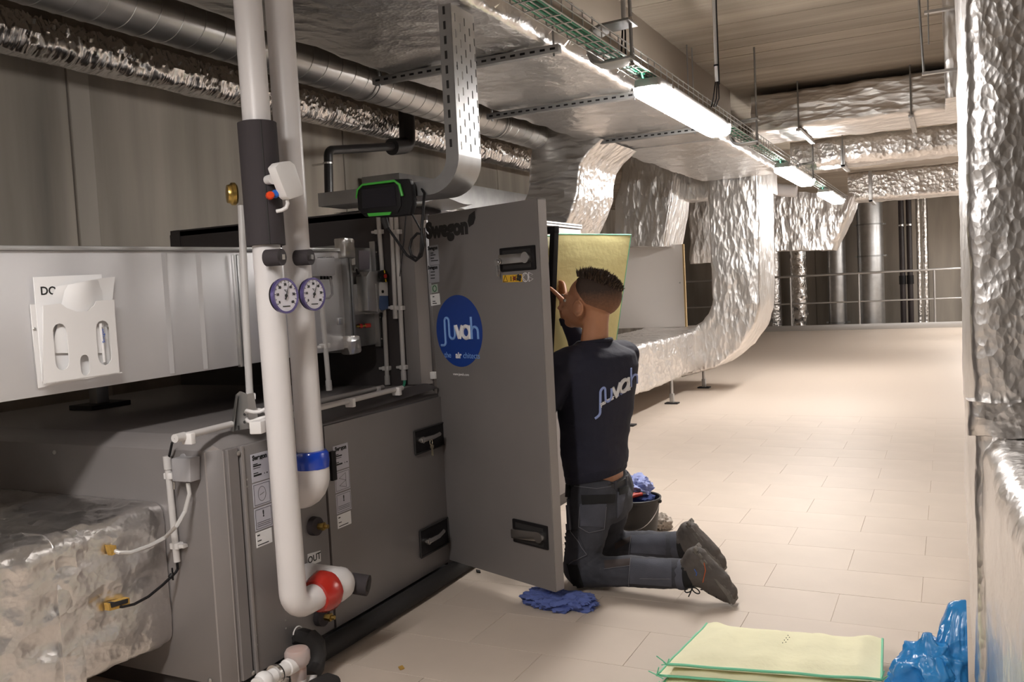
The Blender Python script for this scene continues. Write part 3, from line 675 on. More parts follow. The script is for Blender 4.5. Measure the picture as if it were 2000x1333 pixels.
for yy, sz in ((485, .022), (523, .022)):
    lettering('Swegon', sz, dp(845, yy, .0016), DU, DV, ink, door, bold=.001)
mb = MB()
for (x, y, l) in ((841, 495, .02), (841, 499, .035), (841, 505, .025), (842, 510, .05), (845, 580, .012), (845, 589, .02), (845, 593, .03)):
    p = dp(x, y, .0014); mb.obox(p+DU*l/2, DU, DV, DN, l, .004, .0006)
for k in range(3):
    p = dp(841, 532+k*6, .0014)+DU*.016; mb.obox(p, DU, DV, DN, .03, .004, .0006)
mk('printed_lines', mb, ink, door)['kind'] = 'stuff'
# round blue sticker with lettering
blue_st = mat('blue_sticker', s2l(30, 62, 140), .35); pale_bl = mat('pale_blue_print', s2l(125, 165, 225), .5); wht = mat('white_print', (.82, .80, .82), .5)
bc = dp(896, 647, .0012); rv = (dp(896, 577)-dp(896, 717)).length/2
mk('round_sticker', MB().lathe(bc-DN*.001, DN, [(0, rv), (.0012, rv)], 56), blue_st, door, label='round blue company sticker on the door')
def stroke(pts, r, o, u, v, n): return MB().tube([Vector(o)+Vector(u)*a+Vector(v)*b for a, b in pts], r, 6, flat=.25)
def cur(c, r, a0, a1, n=8): return [(c[0]+r*math.cos(math.radians(a0+(a1-a0)*i/n)), c[1]+r*math.sin(math.radians(a0+(a1-a0)*i/n))) for i in range(n+1)]
def wordmark(o, u, v, s, parent, flat=.25, r=.045):
    """the five letter wordmark, s = height of the tall letters"""
    n = Vector(u).cross(Vector(v)); S = lambda P: [(a*s, b*s) for a, b in P]
    def st(m, P, rr=r): m.tube([Vector(o)+Vector(u)*a+Vector(v)*b for a, b in S(P)], rr*s, 6); return m
    m1 = st(MB(), [(-1.02, -.52), (-.92, -.52)]+cur((-.88, -.40), .12, -90, 0, 5)+[(-.76, .34)]+cur((-.64, .36), .12, 180, 0, 8)+[(-.52, -.12)]+cur((-.36, -.12), .16, 180, 360, 8)+[(-.20, .22)])
    mk('letter', m1, pale_bl, parent)
    m1 = st(MB(), [(.72, .5), (.72, -.28)]); st(m1, [(.72, -.02)]+cur((.89, -.02), .17, 180, 0, 8)[1:]+[(1.06, -.28)]); mk('letter', m1, pale_bl, parent)
    m2 = st(MB(), [(-.14, .2), (.05, -.26)], r*1.5); st(m2, [(.05, -.26), (.24, .2)], r*1.5); mk('letter', m2, wht, parent)
    m2 = st(MB(), cur((.42, -.04), .21, 0, 360, 16), r*1.4); st(m2, [(.63, .2), (.63, -.28)], r*1.4); mk('letter', m2, wht, parent)
wordmark(bc+DN*.0008+DU*.0, DU, DV, rv*.78, door, r=.05)
lettering('the', .036, bc+DN*.001-DU*.085-DV*.107, DU, DV, pale_bl, door)
lettering('air', .038, bc+DN*.001-DU*.01-DV*.107, DU, DV, wht, door, bold=.0012); lettering('chitects', .036, bc+DN*.001+DU*.078-DV*.107, DU, DV, pale_bl, door)
lettering('www.juvah.com', .017, bc+DN*.001-DV*.19, DU, DV, wht, door)
def door_handle(q, lever, knob, parent):
    P = [dp(*p, off=.004) for p in q]; cc = sum(P, Vector())/4; ww = ((P[1]-P[0]).length+(P[2]-P[3]).length)/2; hh = ((P[3]-P[0]).length+(P[2]-P[1]).length)/2
    mk('handle_recess', MB().obox(cc-DN*.002, DU, DV, DN, ww, hh, .012), black_pl, parent, bevel=.005)
    mk('recess_pocket', MB().obox(cc+DV*hh*.27+DN*.0042, DU, DV, DN, ww*.8, hh*.22, .002).obox(cc-DV*hh*.29+DN*.0042, DU, DV, DN, ww*.8, hh*.22, .002), black_rub, parent)
    a, b = [dp(*p, off=.018) for p in lever]
    mk('handle_lever', MB().obox((a+b)/2, b-a, DV, DN, (b-a).length, .04, .018), steel, parent, bevel=.006)
    k = dp(*knob, off=.006); mk('handle_pivot', MB().cyl(k, k+DN*.022, .022, 20), steel, parent)
door_handle([(976, 487), (1044, 477), (1047, 526), (978, 532)], [(976, 508), (1026, 503)], (1032, 503), door)
door_handle([(1001, 1013), (1069, 1029), (1071, 1076), (1003, 1058)], [(1000, 1042), (1055, 1049)], (1058, 1049), door)
kp = dp(972, 512, .03); m = MB()
m.tube([kp+DU*(.016*math.cos(a))+DV*(.014*math.sin(a)) for a in [i*2*PI/14 for i in range(15)]], .0015, 6)
m.lathe(kp+DV*-.004-DU*.006, DN, [(0, .012), (.003, .012)], 12); m.obox(kp-DV*.035-DU*.004, DU, DV, DN, .009, .045, .003); m.obox(kp-DV*.02+DU*.008, DU, DV, DN, .008, .03, .003)
mk('keys', m, steel, door)
yl = mat('yellow_sticker', (.72, .42, .03), .5)
dlabel([(982, 538), (1019, 536), (1020, 551), (982, 552)], yl, 'warning_sticker')
o1 = dp(987, 545, .0016); tri = MB().tube([o1+DU*a+DV*b for a, b in ((-.013, -.012), (.013, -.012), (0, .014), (-.013, -.012))], .0016, 5)
tri.obox(dp(998, 545, .0016), DU, DV, DN, .004, .02, .0008); mk('symbol', tri, ink, door)
o2 = dp(1014, 543, .0016); fan = MB()
for k in range(4):
    a = k*PI/2+.5; fan.sphere(o2+(DU*math.cos(a)+DV*math.sin(a))*.0085, .0075, 8, 5, (1, .5, 1))
mk('fan_symbol', fan, ink, door); o3 = dp(1005, 544, .0016); mk('symbol', MB().sphere(o3, .008, 8, 6).obox(o3, DU+DV, DV-DU, DN, .03, .003, .001).obox(o3, DU-DV, DV+DU, DN, .03, .003, .001), mat('dark_red', (.16, .02, .01), .5), door)
o4 = dp(1026, 542, .0016); ic = MB().tube([o4+DU*(.016*math.cos(a))+DV*(.018*math.sin(a)) for a in [i*2*PI/20 for i in range(21)]], .0014, 5)
ic.tube([o4+DU*.004+DV*.017, o4-DU*.015, o4+DU*.004-DV*.017], .0012, 5)
o5 = dp(1037, 541, .0016); ic.tube([o5+DU*a+DV*b for a, b in ((-.012, .018), (.012, .009), (-.012, 0), (.012, -.009), (-.012, -.018))], .0014, 5); ic.tube([o5-DU*.012+DV*.018, o5-DU*.012-DV*.018], .0014, 5)
mk('symbol', ic, wht, door)
# ================================================================ sheet metal duct with damper
SXF = -2.385
t = thing('sheet_metal_duct', 'bare shiny sheet metal duct above the low unit, carrying the document holder', 'duct', (-2.82, 2.2, 1.06))
mk('casing', MB().hexa([(-3.25, .7, 1.045), (SXF, .7, 1.045), (SXF, 3.16, 1.072), (-3.25, 3.16, 1.072), (-3.25, .7, 1.468), (SXF, .7, 1.468), (SXF, 3.16, 1.502), (-3.25, 3.16, 1.502)]), sheet, t, bevel=.004)
mk('top_flange', MB().hexa([(-2.41, .7, 1.468), (SXF+.012, .7, 1.468), (SXF+.012, 3.16, 1.502), (-2.41, 3.16, 1.502), (-2.41, .7, 1.482), (SXF+.012, .7, 1.482), (SXF+.012, 3.16, 1.515), (-2.41, 3.16, 1.515)]), galv, t, bevel=.002)
for px_ in (330, 396):
    y = at(px_, 600, X=SXF).y; mk('fold', MB().prism([(SXF-.001, y-.02, 1.07), (SXF+.005, y, 1.07), (SXF-.001, y+.006, 1.07)], (0, 0, .41)), sheet, t)
y = at(462, 600, X=SXF).y
mk('slip_joint', MB().box(SXF-.002, SXF+.012, y-.012, y+.002, 1.06, 1.48).box(SXF-.002, SXF+.022, y+.004, y+.012, 1.06, 1.48), galv, t, bevel=.002)
mk('flange', MB().box(-3.27, SXF+.03, 3.155, 3.17, 1.055, 1.53).box(-3.27, SXF+.03, 3.178, 3.193, 1.055, 1.53), galv_d, t, bevel=.002)
mk('flange_clip', MB().obox(at(664, 628, X=SXF+.032), (0, 1, 0), (0, 0, 1), (1, 0, 0), .03, .03, .012), galv, t, bevel=.003)
for z0, z1 in ((1.47, 1.56), (1.05, 1.13)):
    mk('foil_tape_wrap', MB().box(SXF-.02, SXF+.042, 3.135, 3.21, z0, z1), foil, t, bevel=.012, disp=crumple(.006, 25, 3), )
mk('support_post', MB().box(-3.32, -3.27, 2.57, 2.63, .90, 1.06), galv_d, t, bevel=.002); mk('foot_plate', MB().box(-3.36, -3.22, 2.5, 2.7, .88, .9), black_rub, t, bevel=.003)
t = thing('damper_section', 'grey metal damper section between the sheet duct and the tall unit, carrying the actuator', 'damper', (-2.8, 3.3, 1.06))
mk('casing', MB().box(-3.25, SXF+.005, 3.196, 3.40, 1.075, 1.52), galv_d, t, bevel=.003)
mk('end_flange', MB().box(SXF, SXF+.03, 3.372, 3.398, 1.065, 1.55), galv, t, bevel=.003)
for z in (1.1, 1.2, 1.3, 1.4, 1.5): screw((SXF+.03, 3.385, z), (1, 0, 0), .005, t)
XD = SXF+.007
def dlab(q, m, name='sticker'): return mk(name, MB().prism([at(*p, X=XD) for p in q], (-.001, 0, 0)), m, t)
dlab([(676, 496), (693, 494), (694, 517), (676, 520)], paper); dlab([(700, 490), (722, 490), (722, 526), (702, 528)], mat('faded_label', (.30, .28, .33), .6))
pv = at(691, 527, X=XD); mk('shaft_boss', MB().cyl(pv, pv+Vector((.012, 0, 0)), .013, 14), galv, t); mk('crank', MB().tube([pv+Vector((.012, 0, 0)), at(712, 552, X=XD+.02)], .006, 8), black_pl, t)
mk('mount_bracket', MB().prism([at(680, 556, X=XD+.012), at(717, 555, X=XD+.012), at(718, 612, X=XD+.012), at(686, 617, X=XD+.012)], (-.015, 0, 0)).box(XD, XD+.07, at(712, 600, X=XD).y, at(716, 600, X=XD).y, at(712, 614, X=XD).z, at(712, 556, X=XD).z), galv, t, bevel=.002)
rv_ = at(704, 637, X=XD); mk('test_nipple', MB().cyl(rv_+Vector((0, -.03, 0)), rv_+Vector((.03, .03, 0)), .006, 10), brass, t)
red_pl = mat('red_plastic', (.55, .03, .02), .4)
mk('red_cap', MB().cyl(rv_+Vector((.016, .012, 0)), rv_+Vector((.032, .032, 0)), .010, 10), red_pl, t); mk('red_cap', MB().cyl(rv_+Vector((.006, -.014, 0)), rv_+Vector((.012, -.004, 0)), .010, 10), red_pl, t)
t = thing('damper_actuator', 'silver damper motor with a blue label and a black, red and yellow knob', 'actuator', at(738, 600, X=-2.30))
XA = SXF+.075; q = [(716, 540), (722, 530), (752, 528), (757, 545), (760, 600), (748, 611), (720, 608)]
mk('housing', MB().prism([at(*p, X=XA) for p in q], (-.06, 0, 0)), galv, t, bevel=.006)
mk('white_panel', MB().prism([at(*p, X=XA+.002) for p in [(742, 552), (757, 552), (758, 578), (742, 578)]], (-.003, 0, 0)), white_pl, t)
mk('blue_panel', MB().prism([at(*p, X=XA+.002) for p in [(742, 578), (758, 578), (759, 603), (746, 607), (741, 603)]], (-.003, 0, 0)), mat('muted_blue', (.07, .12, .26), .45), t)
k = at(747, 540, X=XA+.004); mk('black_knob', MB().cyl(k, k+Vector((.014, 0, 0)), .028, 24), black_pl, t)
mk('red_centre', MB().cyl(k+Vector((.014, 0, 0)), k+Vector((.018, 0, 0)), .010, 14), red_pl, t)
yk = mat('yellow_mark', (.75, .55, .03), .5)
for s in (-1, 1): mk('yellow_mark', MB().obox(k+Vector((.0148, -.003*s, .02*s)), (0, 1, .2), (0, -.2, 1), (1, 0, 0), .007, .013, .002), yk, t)
k2 = at(747, 570, X=XA+.003); mk('black_button', MB().cyl(k2, k2+Vector((.004, 0, 0)), .007, 12), black_pl, t)
mk('cable', MB().tube([at(745, 610, X=XA-.03), at(748, 622, X=XA-.03), at(757, 632, X=XA-.03), at(768, 628, X=XA-.04), at(773, 620, X=XA-.05)], .005, 8), black_pl, t)
# document holder with papers
t = thing('document_holder', 'white plastic document pocket fixed to the sheet metal duct', 'holder', at(150, 740, X=SXF+.02))
XH = SXF+.004
def hp(x, y, d=0): return at(x, y, X=XH+d)
o = hp(150, 650); YU = Vector((0, 1, 0)); ZU = Vector((0, 0, 1))
ol = lambda q, d: [((p-o).y, (p-o).z) for p in [hp(x, y, d) for x, y in q]]
plate('back_plate', ol([(58, 595), (222, 586), (233, 728), (73, 759)], 0), [], .003, Vector((XH, o.y, o.z)), YU, ZU, white_pl, t)
fr_q = [(84, 597), (118, 593), (130, 602), (150, 609), (170, 608), (184, 597), (188, 588), (222, 586), (233, 728), (84, 750)]
holes = []
for (x0, y0, x1, y1) in ((105, 632, 133, 724), (189, 626, 216, 714), (157, 693, 175, 734)):
    a, b = hp(x0, (y0+y1)/2, .03), hp(x1, (y0+y1)/2, .03); cz = hp((x0+x1)/2, y0, .03).z, hp((x0+x1)/2, y1, .03).z
    holes.append(slot((a.y+b.y)/2-o.y, sum(cz)/2-o.z, b.y-a.y, cz[0]-cz[1]))
plate('front_plate', ol(fr_q, .03), holes, .003, Vector((XH+.028, o.y, o.z)), YU, ZU, white_pl, t)
A, B, C_, D_ = [hp(*p, .0) for p in [(84, 597), (84, 750), (233, 728), (222, 586)]]
mk('side_wall', MB().box(XH+.003, XH+.03, A.y, A.y+.004, hp(84, 750).z, hp(84, 597).z), white_pl, t); mk('bottom_wall', MB().prism([hp(84, 748, .015), hp(233, 727, .015), hp(233, 729, .015), hp(84, 751, .015)], (.014, 0, 0)), white_pl, t)
screw(hp(67, 643, .003), (1, 0, 0), .005, t)
def sheet_of(name, q, d, lab, curl=0.0, m=None):
    P = [hp(x, y, d) for x, y in q]
    g = MB().grid(lambda a, b: P[0].lerp(P[1], a).lerp(P[3].lerp(P[2], a), b)+Vector((curl*math.sin(a*PI)*(1-b)**2+.004*math.sin(a*5)*(1-b), 0, .3*curl*math.sin(a*PI)*(1-b)**2)), 14, 10)
    o_ = mk(name, g, m or paper, bevel=0); return tag(o_, lab, 'paper', 'papers in the document pocket')
s1 = thing('manual', 'white folded manual sheets lettered DO, furthest back in the document pocket', 'paper', hp(130, 680, .008), 'papers in the document pocket')
mk('cover', MB().prism([hp(*p, .007) for p in [(64, 542), (197, 536), (216, 727), (82, 746)]], (.003, 0, 0)), paper, s1)
lettering('DO', .034, hp(95, 569, .0105), YU, ZU, ink, s1, bold=.0006)
sheet_of('paper_sheet', [(110, 560), (226, 541), (214, 640), (92, 600)], .013, 'curled white paper with ruled columns sticking out of the document pocket', .012)
s2 = sheet_of('paper_sheet', [(128, 558), (200, 548), (205, 690), (100, 690)], .018, 'thin translucent plastic sleeve curling over the manual in the pocket', .018, mat('clear_sleeve', (.8, .79, .79), .25))
pn = thing('white_pen', 'white pen with blue lettering seen through the right slot of the document pocket', 'pen', hp(200, 712, .02), None)
p0, p1 = hp(196, 632, .022), hp(204, 708, .022)
mk('barrel', MB().tube([p1, p0.lerp(p1, .05), p0], [.004, .006, .006], 12), white_pl, pn); mk('clip', MB().tube([p0.lerp(p1, .1)+Vector((.006, 0, 0)), p0.lerp(p1, .4)+Vector((.007, 0, 0))], .0015, 6), steel, pn)
pc = p0.lerp(p1, .32); d = (p0-p1).normalized(); lettering('Swegon', .014, pc+Vector((.0072, 0, 0)), d, Vector((1, 0, 0)).cross(d), mat('blue_print', (.03, .12, .5), .5), pn)
# foil wrapped inlet duct at the lower left
t = thing('foil_inlet_duct', 'crumpled foil wrapped duct running into the end of the low grey unit', 'duct', (-2.75, 1.4, .19))
f2, g2 = crumple(.012, 4.5, 60), ridged(.008, 13, 61, (1, .5, 1.6))
mk('foil_wrap', duct_mb([(-2.76, 2.03, .425), (-2.76, 1.75, .425), (-2.76, .45, .41)], .47, .90, (0, 0, 1), r=.045, step=.022), foil_near, t, disp=lambda c: (f2(c)+g2(c)*(2.0 if c.z > .58 else 1))*(1 if c.y < 2.0 else .2), ang=60)
mk('joint_fold', duct_mb([(-2.76, 1.70, .42), (-2.76, 1.63, .42)], .485, .915, (0, 0, 1), r=.05, step=.02), foil_near, t, disp=crumple(.010, 9, 62), ang=60)
min_m = mat('mineral_wool', (.45, .27, .06), .95, bump=(120, .4))
XF = -2.292
for q, nm in (([(212, 1180), (253, 1168), (254, 1184), (214, 1194)], 'cut_opening'), ([(213, 1066), (227, 1066), (228, 1082), (219, 1086)], 'cut_opening')):
    mk(nm, MB().prism([at(*p, X=XF+.006) for p in q], (-.02, 0, 0)), min_m, t)
mk('dark_gap', MB().prism([at(*p, X=XF+.008) for p in [(216, 1179), (250, 1170), (250, 1178), (218, 1188)]], (-.02, 0, 0)), black_rub, t)
# ================================================================ white insulated pipes
def bend(a, b, c, r, n=7):
    """polyline a-b-c with the corner at b rounded to radius r"""
    a, b, c = Vector(a), Vector(b), Vector(c); d0 = (a-b).normalized(); d1 = (c-b).normalized()
    ang = d0.angle(d1); tl = r/math.tan(ang/2); p0 = b+d0*tl; p1 = b+d1*tl
    cen = b+(d0+d1).normalized()*(r/math.sin(ang/2)); out = []
    for i in range(n+1):
        q = (p0-cen).lerp(p1-cen, i/n).normalized()*r; out.append(cen+q)
    return out
PR = .0435
X1 = -1.9
p_t = at(480, -45, X=-1.945); p_b = at(574, 1188, X=X1); tee = at(648, 1137, X=X1-.005)
t = thing('supply_pipe', 'front white insulated pipe with a black foam sleeve and red taped elbow', 'pipe', (X1, p_b.y, p_b.z-.05))
e_end = p_b.lerp(Vector((X1, tee.y, p_b.z)), .9)
mk('jacket', MB().tube([p_t]+bend(p_t, p_b, e_end, .052)+[e_end], PR, 28), white_pipe, t)
mk('elbow_seam', MB().tube([e_end-Vector((0, .035, 0)), e_end-Vector((0, .032, 0))], PR+.0012, 28), white_pl, t)
s0, s1 = at(495, 240, X=-1.92), at(511, 481, X=-1.915)
def on1(y): # point on the axis of the front pipe at pixel row y
    k = (y+45)/(1188+45.0); return p_t.lerp(p_b, k)
def axis_at(pa, pb, y):
    lo, hi = 0.0, 1.0
    for _ in range(40):
        m = (lo+hi)/2; p = pa.lerp(pb, m)-Vector((0, 0, CAM_H)); q = 666.5-F_PX*p.dot(UY)/p.dot(FZ)
        if q < y: lo = m
        else: hi = m
    return pa.lerp(pb, lo)
s0, s1 = axis_at(p_t, p_b, 241), axis_at(p_t, p_b, 480)
mk('foam_sleeve', MB().lathe(s0, s1-s0, [(0, .045), (0, .060), ((s1-s0).length, .060), ((s1-s0).length, .045)], 32), dark_foam, t)
mk('sleeve_seam', MB().tube([s0+Vector((.047, -.036, 0)), s1+Vector((.047, -.036, 0))], .0025, 6), black_rub, t)
# red tape and the insulated valve body it joins
red_t = mat('red_tape', (.40, .02, .012), .18, coat=.5); blue_t = mat('blue_tape', (.008, .05, .42), .16, coat=.5)
yr = at(628, 1162, X=X1).y; zr = p_b.z; vy = at(651, 1141, X=-1.94).y
mk('red_tape', MB().lathe((X1, yr-.032, zr), (0, 1, .06), [(0, .044), (.0, .054), (.018, .064), (.05, .070), (.066, .066), (.066, .05)], 26), red_t, t, disp=crumple(.003, 40, 2))
mk('insulated_tee', MB().lathe((X1, yr+.026, zr+.004), (0, 1, -.02), [(0, .05), (.004, .057), (.05, .060), (.085, .055), (.105, .042), (.115, .02)], 28), white_pipe, t)
mk('tee_branch', MB().tube([(X1, vy, zr-.004), (X1-.06, vy, zr-.006), (FX+.004, vy, zr-.008)], [.055, .058, .060], 28), white_pipe, t)
cx_ = at(690, 1147, X=X1+.03)
mk('end_cap', MB().tube([Vector((X1+.01, vy+.035, zr-.012)), Vector((X1+.068, vy+.055, zr-.022))], .036, 22), dark_foam, t); mk('cap_bore', MB().tube([Vector((X1+.066, vy+.0543, zr-.0216)), Vector((X1+.0695, vy+.0555, zr-.0222))], .021, 18), black_rub, t)
# rear pipe
X2 = -1.955
q_t = at(541, -45, X=X2-.02); q_b = at(612, 962, X=X2)
t2 = thing('return_pipe', 'rear white insulated pipe ending in a blue taped elbow into the low unit', 'pipe', (X2, q_b.y, q_b.z-.06))
PR2 = .0455
qk = axis_at(q_t, q_b, 885)
mk('jacket', MB().tube([q_t, qk+(q_b-qk)*.1], PR2, 28), white_pipe, t2)
qe = axis_at(q_t, q_b, 912)
mk('insulated_elbow', MB().tube([qe]+bend(qe, q_b, Vector((FX+.004, q_b.y, q_b.z)), .058)+[(FX+.004, q_b.y, q_b.z)], .059, 28), white_pipe, t2)
qa = axis_at(q_t, q_b, 880); qc = axis_at(q_t, q_b, 914)
mk('blue_tape', MB().lathe(qa, qc-qa, [(0, .046), (.002, .056), (.01, .0615), ((qc-qa).length*.6, .0625), ((qc-qa).length, .0605), ((qc-qa).length, .05)], 30), blue_t, t2, disp=crumple(.002, 50, 4))
# thermometers and test stubs
dial_m = mat('dial_face', (.68, .66, .72), .35); rim_m = mat('violet_dial_rim', (.10, .08, .22), .25, .3)
def thermo(c, r, nrm, pipe, lab, hand):
    n = Vector(nrm).normalized(); u = Vector((0, 0, 1)).cross(n).normalized(); v = n.cross(u); c = Vector(c)
    h = thing('pipe_thermometer', lab, 'thermometer', c-v*r)
    mk('case', MB().lathe(c-n*.03, n, [(0, r*.55), (.005, r*.8), (.012, r*.97), (.03, r)], 36), black_pl, h)
    mk('rim', MB().lathe(c-n*.008, n, [(0, r), (0, r*1.04), (.012, r*1.05), (.012, r*.93), (.008, r*.9)], 40), rim_m, h)
    mk('dial', MB().lathe(c-n*.004, n, [(0, r*.93), (.006, r*.93)], 36), dial_m, h)
    s = c+n*.0028
    for i, txt in enumerate(('0', '10', '20', '30', '40', '50', '60')):
        a = math.radians(215-250*i/6); lettering(txt, r*.22, s+(u*math.cos(a)+v*math.sin(a))*r*.66, u, v, ink, h, bold=.0003)
    m = MB()
    for i in range(13):
        a = math.radians(215-250*i/12); d = u*math.cos(a)+v*math.sin(a); m.obox(s+d*r*.84, d, n.cross(d), n, r*.10, r*.03, .0005)
    mk('scale_marks', m, ink, h)['kind'] = 'stuff'
    lettering('°C', r*.2, s+v*r*.28, u, v, ink, h); m = MB(); m.obox(s-v*r*.62, u, v, n, r*.6, r*.06, .0005); mk('printed_line', m, ink, h)
    a = math.radians(hand); d = u*math.cos(a)+v*math.sin(a); w_ = n.cross(d)
    m = MB().prism([s+n*.002-d*r*.25-w_*r*.05, s+n*.002-d*r*.25+w_*r*.05, s+n*.002+d*r*.75], n*.001); m.lathe(s+n*.001, n, [(0, r*.1), (.003, r*.09)], 14); mk('needle', m, ink, h)
    mk('stem', MB().cyl(c-n*.028, c-n*.05, .009, 12), black_pl, h)
thermo(at(557, 578, X=-1.815), .052, (1, -.06, .02), None, 'round white thermometer on the front white pipe', 68)
thermo(at(612, 575, X=-1.865), .052, (1, -.06, .02), None, 'round white thermometer on the rear white pipe', 66)
for xy, X, lab in (((541, 503), -1.85, 'black foam capped test stub on the front white pipe'), ((598, 503), -1.90, 'black foam capped test stub on the rear white pipe')):
    a = at(*xy, X=X); d = Vector((.80, .12, 0)); h = thing('test_stub', lab, 'stub', a)
    mk('foam_cap', MB().tube([a-d*.045, a+d*.022], .026, 22), dark_foam, h); mk('steel_point', MB().obox(a+d*.022, d, (0, 0, 1), d.cross(Vector((0, 0, 1))), .012, .016, .016), steel, h)
for xy, lab in (((612, 1028), 'black foam bushing with a brass plug under the blue taped elbow'), ((625, 1205), 'black foam bushing with a brass plug under the red tape')):
    a = at(*xy, X=FX+.004); h = thing('drain_plug', lab, 'plug', a-Vector((0, 0, .03)))
    mk('foam_ring', MB().lathe(a, (1, 0, 0), [(-.003, .034), (.02, .033), (.022, .01)], 24), dark_foam, h)
    mk('brass_plug', MB().lathe(a, (1, .15, 0), [(.01, .012), (.035, .012), (.036, .015), (.046, .015), (.046, .008), (.06, .008)], 6), brass, h)
# white sensor box on the sleeve
a = at(556, 357, X=-1.845); h = thing('valve_actuator', 'white angular valve motor box with a short cable at the black sleeve', 'actuator', a-Vector((0, 0, .05)))
q = [(527, 330), (535, 321), (556, 317), (566, 324), (584, 380), (580, 385), (556, 393), (550, 388), (537, 356)]
pq = [at(x_+11, y_-3, X=-1.815) for x_, y_ in q]
mk('housing', MB().prism(pq, (-.03, -.004, 0)), white_pl, h, bevel=.006)
mk('neck', MB().tube([at(533, 350, X=-1.85), at(522, 352, X=-1.88)], [.016, .014], 14), white_pl, h)
mk('cable', MB().tube([at(560, 390, X=-1.835), at(562, 397, X=-1.835), at(559, 406, X=-1.84), at(550, 411, X=-1.85), at(540, 413, X=-1.865)], .006, 8), white_pl, h)
for xy, m_, nm in (((529, 381), mat('orange_red_cap', (.75, .06, .01), .4), 'red_cap'), ((539, 378), mat('blue_cap', (.02, .12, .5), .4), 'blue_cap')):
    a = at(*xy, X=-1.845); mk(nm, MB().lathe(a-Vector((.015, -.012, 0)), (1, -.8, 0), [(0, .013), (.016, .012), (.02, .008)], 10), m_, h)
a = at(481, 379, X=-1.99); h = tag(mk('brass_valve_cap', MB().lathe(a-Vector((.02, .02, 0)), (-.6, -.8, 0), [(0, .03), (.006, .036), (.016, .036), (.022, .03), (.03, .028), (.032, .018)], 26), brass), 'brass valve disc peeking out behind the black sleeve', 'valve')
# ================================================================ conduits on and above the unit
def conduit(name, pts, lab, r=.0105, clips=(), m=None, sock=True, group=None):
    pts = [Vector(p) for p in pts]; h = thing(name, lab, 'conduit', min(pts, key=lambda p: p.z), group)
    mk('pipe', MB().tube(pts, r, 14), m or cond_m, h)
    if sock: 
        d = (pts[-1]-pts[-2]).normalized(); mk('socket', MB().tube([pts[-1]-d*.04, pts[-1]+d*.002], r*1.25, 14), m or cond_m, h)
    for c, n in clips:
        c = Vector(c); n = Vector(n); d = (pts[-1]-pts[0]).normalized(); e = d.cross(n).normalized()
        mk('clip', MB().obox(c-n*.008, d, e, n, .02, r*3.4, .034).obox(c+e*r*2.6-n*.006, d, e, n, .012, r*2.2, .02), white_pl, h, bevel=.003)
    return h
YE = TY-.018
def ce(x, y): return at(x, y, Y=YE)
nY = (0, -1, 0)
conduit('conduit', [ce(738, 415), ce(746, 520), ce(757, 751)], 'white conduit behind the damper motor on the tall unit', clips=[(ce(739, 453), nY), (ce(754, 720), nY)])
conduit('conduit', [ce(764, 415), ce(773, 622)], 'shorter white conduit ending halfway down the tall unit', clips=[(ce(770, 601), nY)])
conduit('conduit', [ce(773, 415), ce(777, 500), ce(789, 742)], 'white conduit nearest the open door, with green wires at its lower end', clips=[(ce(776, 453), nY), (ce(782, 602), nY), (ce(788, 718), nY)])
gw = ce(789, 742); 
tag(mk('green_wire_pair', MB().tube([gw, at(789, 750, Y=YE-.01), at(786, 756, Y=YE-.02)], .004, 7).tube([gw+Vector((.006, 0, 0)), at(791, 750, Y=YE-.01), at(788, 757, Y=YE-.02)], .004, 7), green_m), 'green wires between the two conduit ends at the tall unit corner', 'wires')['kind'] = 'stuff'
def ch(x, y, z=.905): return at(x, y, Z=z)
nZ = (0, 0, 1)
conduit('conduit', [ch(785, 758), ch(612, 800), ch(500, 829)], 'long white conduit along the top of the low unit behind the pipes', clips=[(ch(775, 761), nZ), (ch(684, 783), nZ)], sock=False)
conduit('conduit', [ch(748, 757), ch(628, 784), ch(560, 800)], 'greyish conduit lying behind the long white one on the low unit', clips=[(ch(735, 760), nZ)], m=mat('dusty_conduit', (.36, .34, .33), .5), sock=False)
conduit('conduit', [ch(452, 829), ch(342, 857)], 'short white conduit on the unit top with a black cable at its open end', clips=[(ch(368, 852), nZ)])
YC = EY-.016
def cf(x, y): return at(x, y, Y=YC)
conduit('conduit', [cf(346, 1098), cf(326, 893)], 'white conduit down the end of the low unit beside the small grey box', clips=[(cf(343, 1067), nY), (cf(331, 930), nY)])
conduit('conduit', [at(471, 402, X=-2.22), at(481, 640, X=-2.2), at(491, 832, X=-2.18)], 'tall white conduit left of the front white pipe, clipped to a steel bracket', r=.0125, clips=[(at(487, 775, X=-2.185), (.5, -.5, 0)), (at(489, 805, X=-2.18), (.5, -.5, 0))], sock=False)
conduit('conduit', [at(628, 590, X=-2.33), at(643, 762, X=-2.33)], 'white conduit hanging under the rear thermometer in front of the sheet duct', clips=[(at(637, 676, X=-2.33), (1, 0, 0))])
tag(mk('black_wire_pair', MB().tube([ch(343, 857), at(336, 866, Y=YC-.01), at(333, 880, Y=YC-.008), cf(330, 893)], .004, 7), black_pl), 'black cable between the two conduit ends at the unit corner', 'cable')
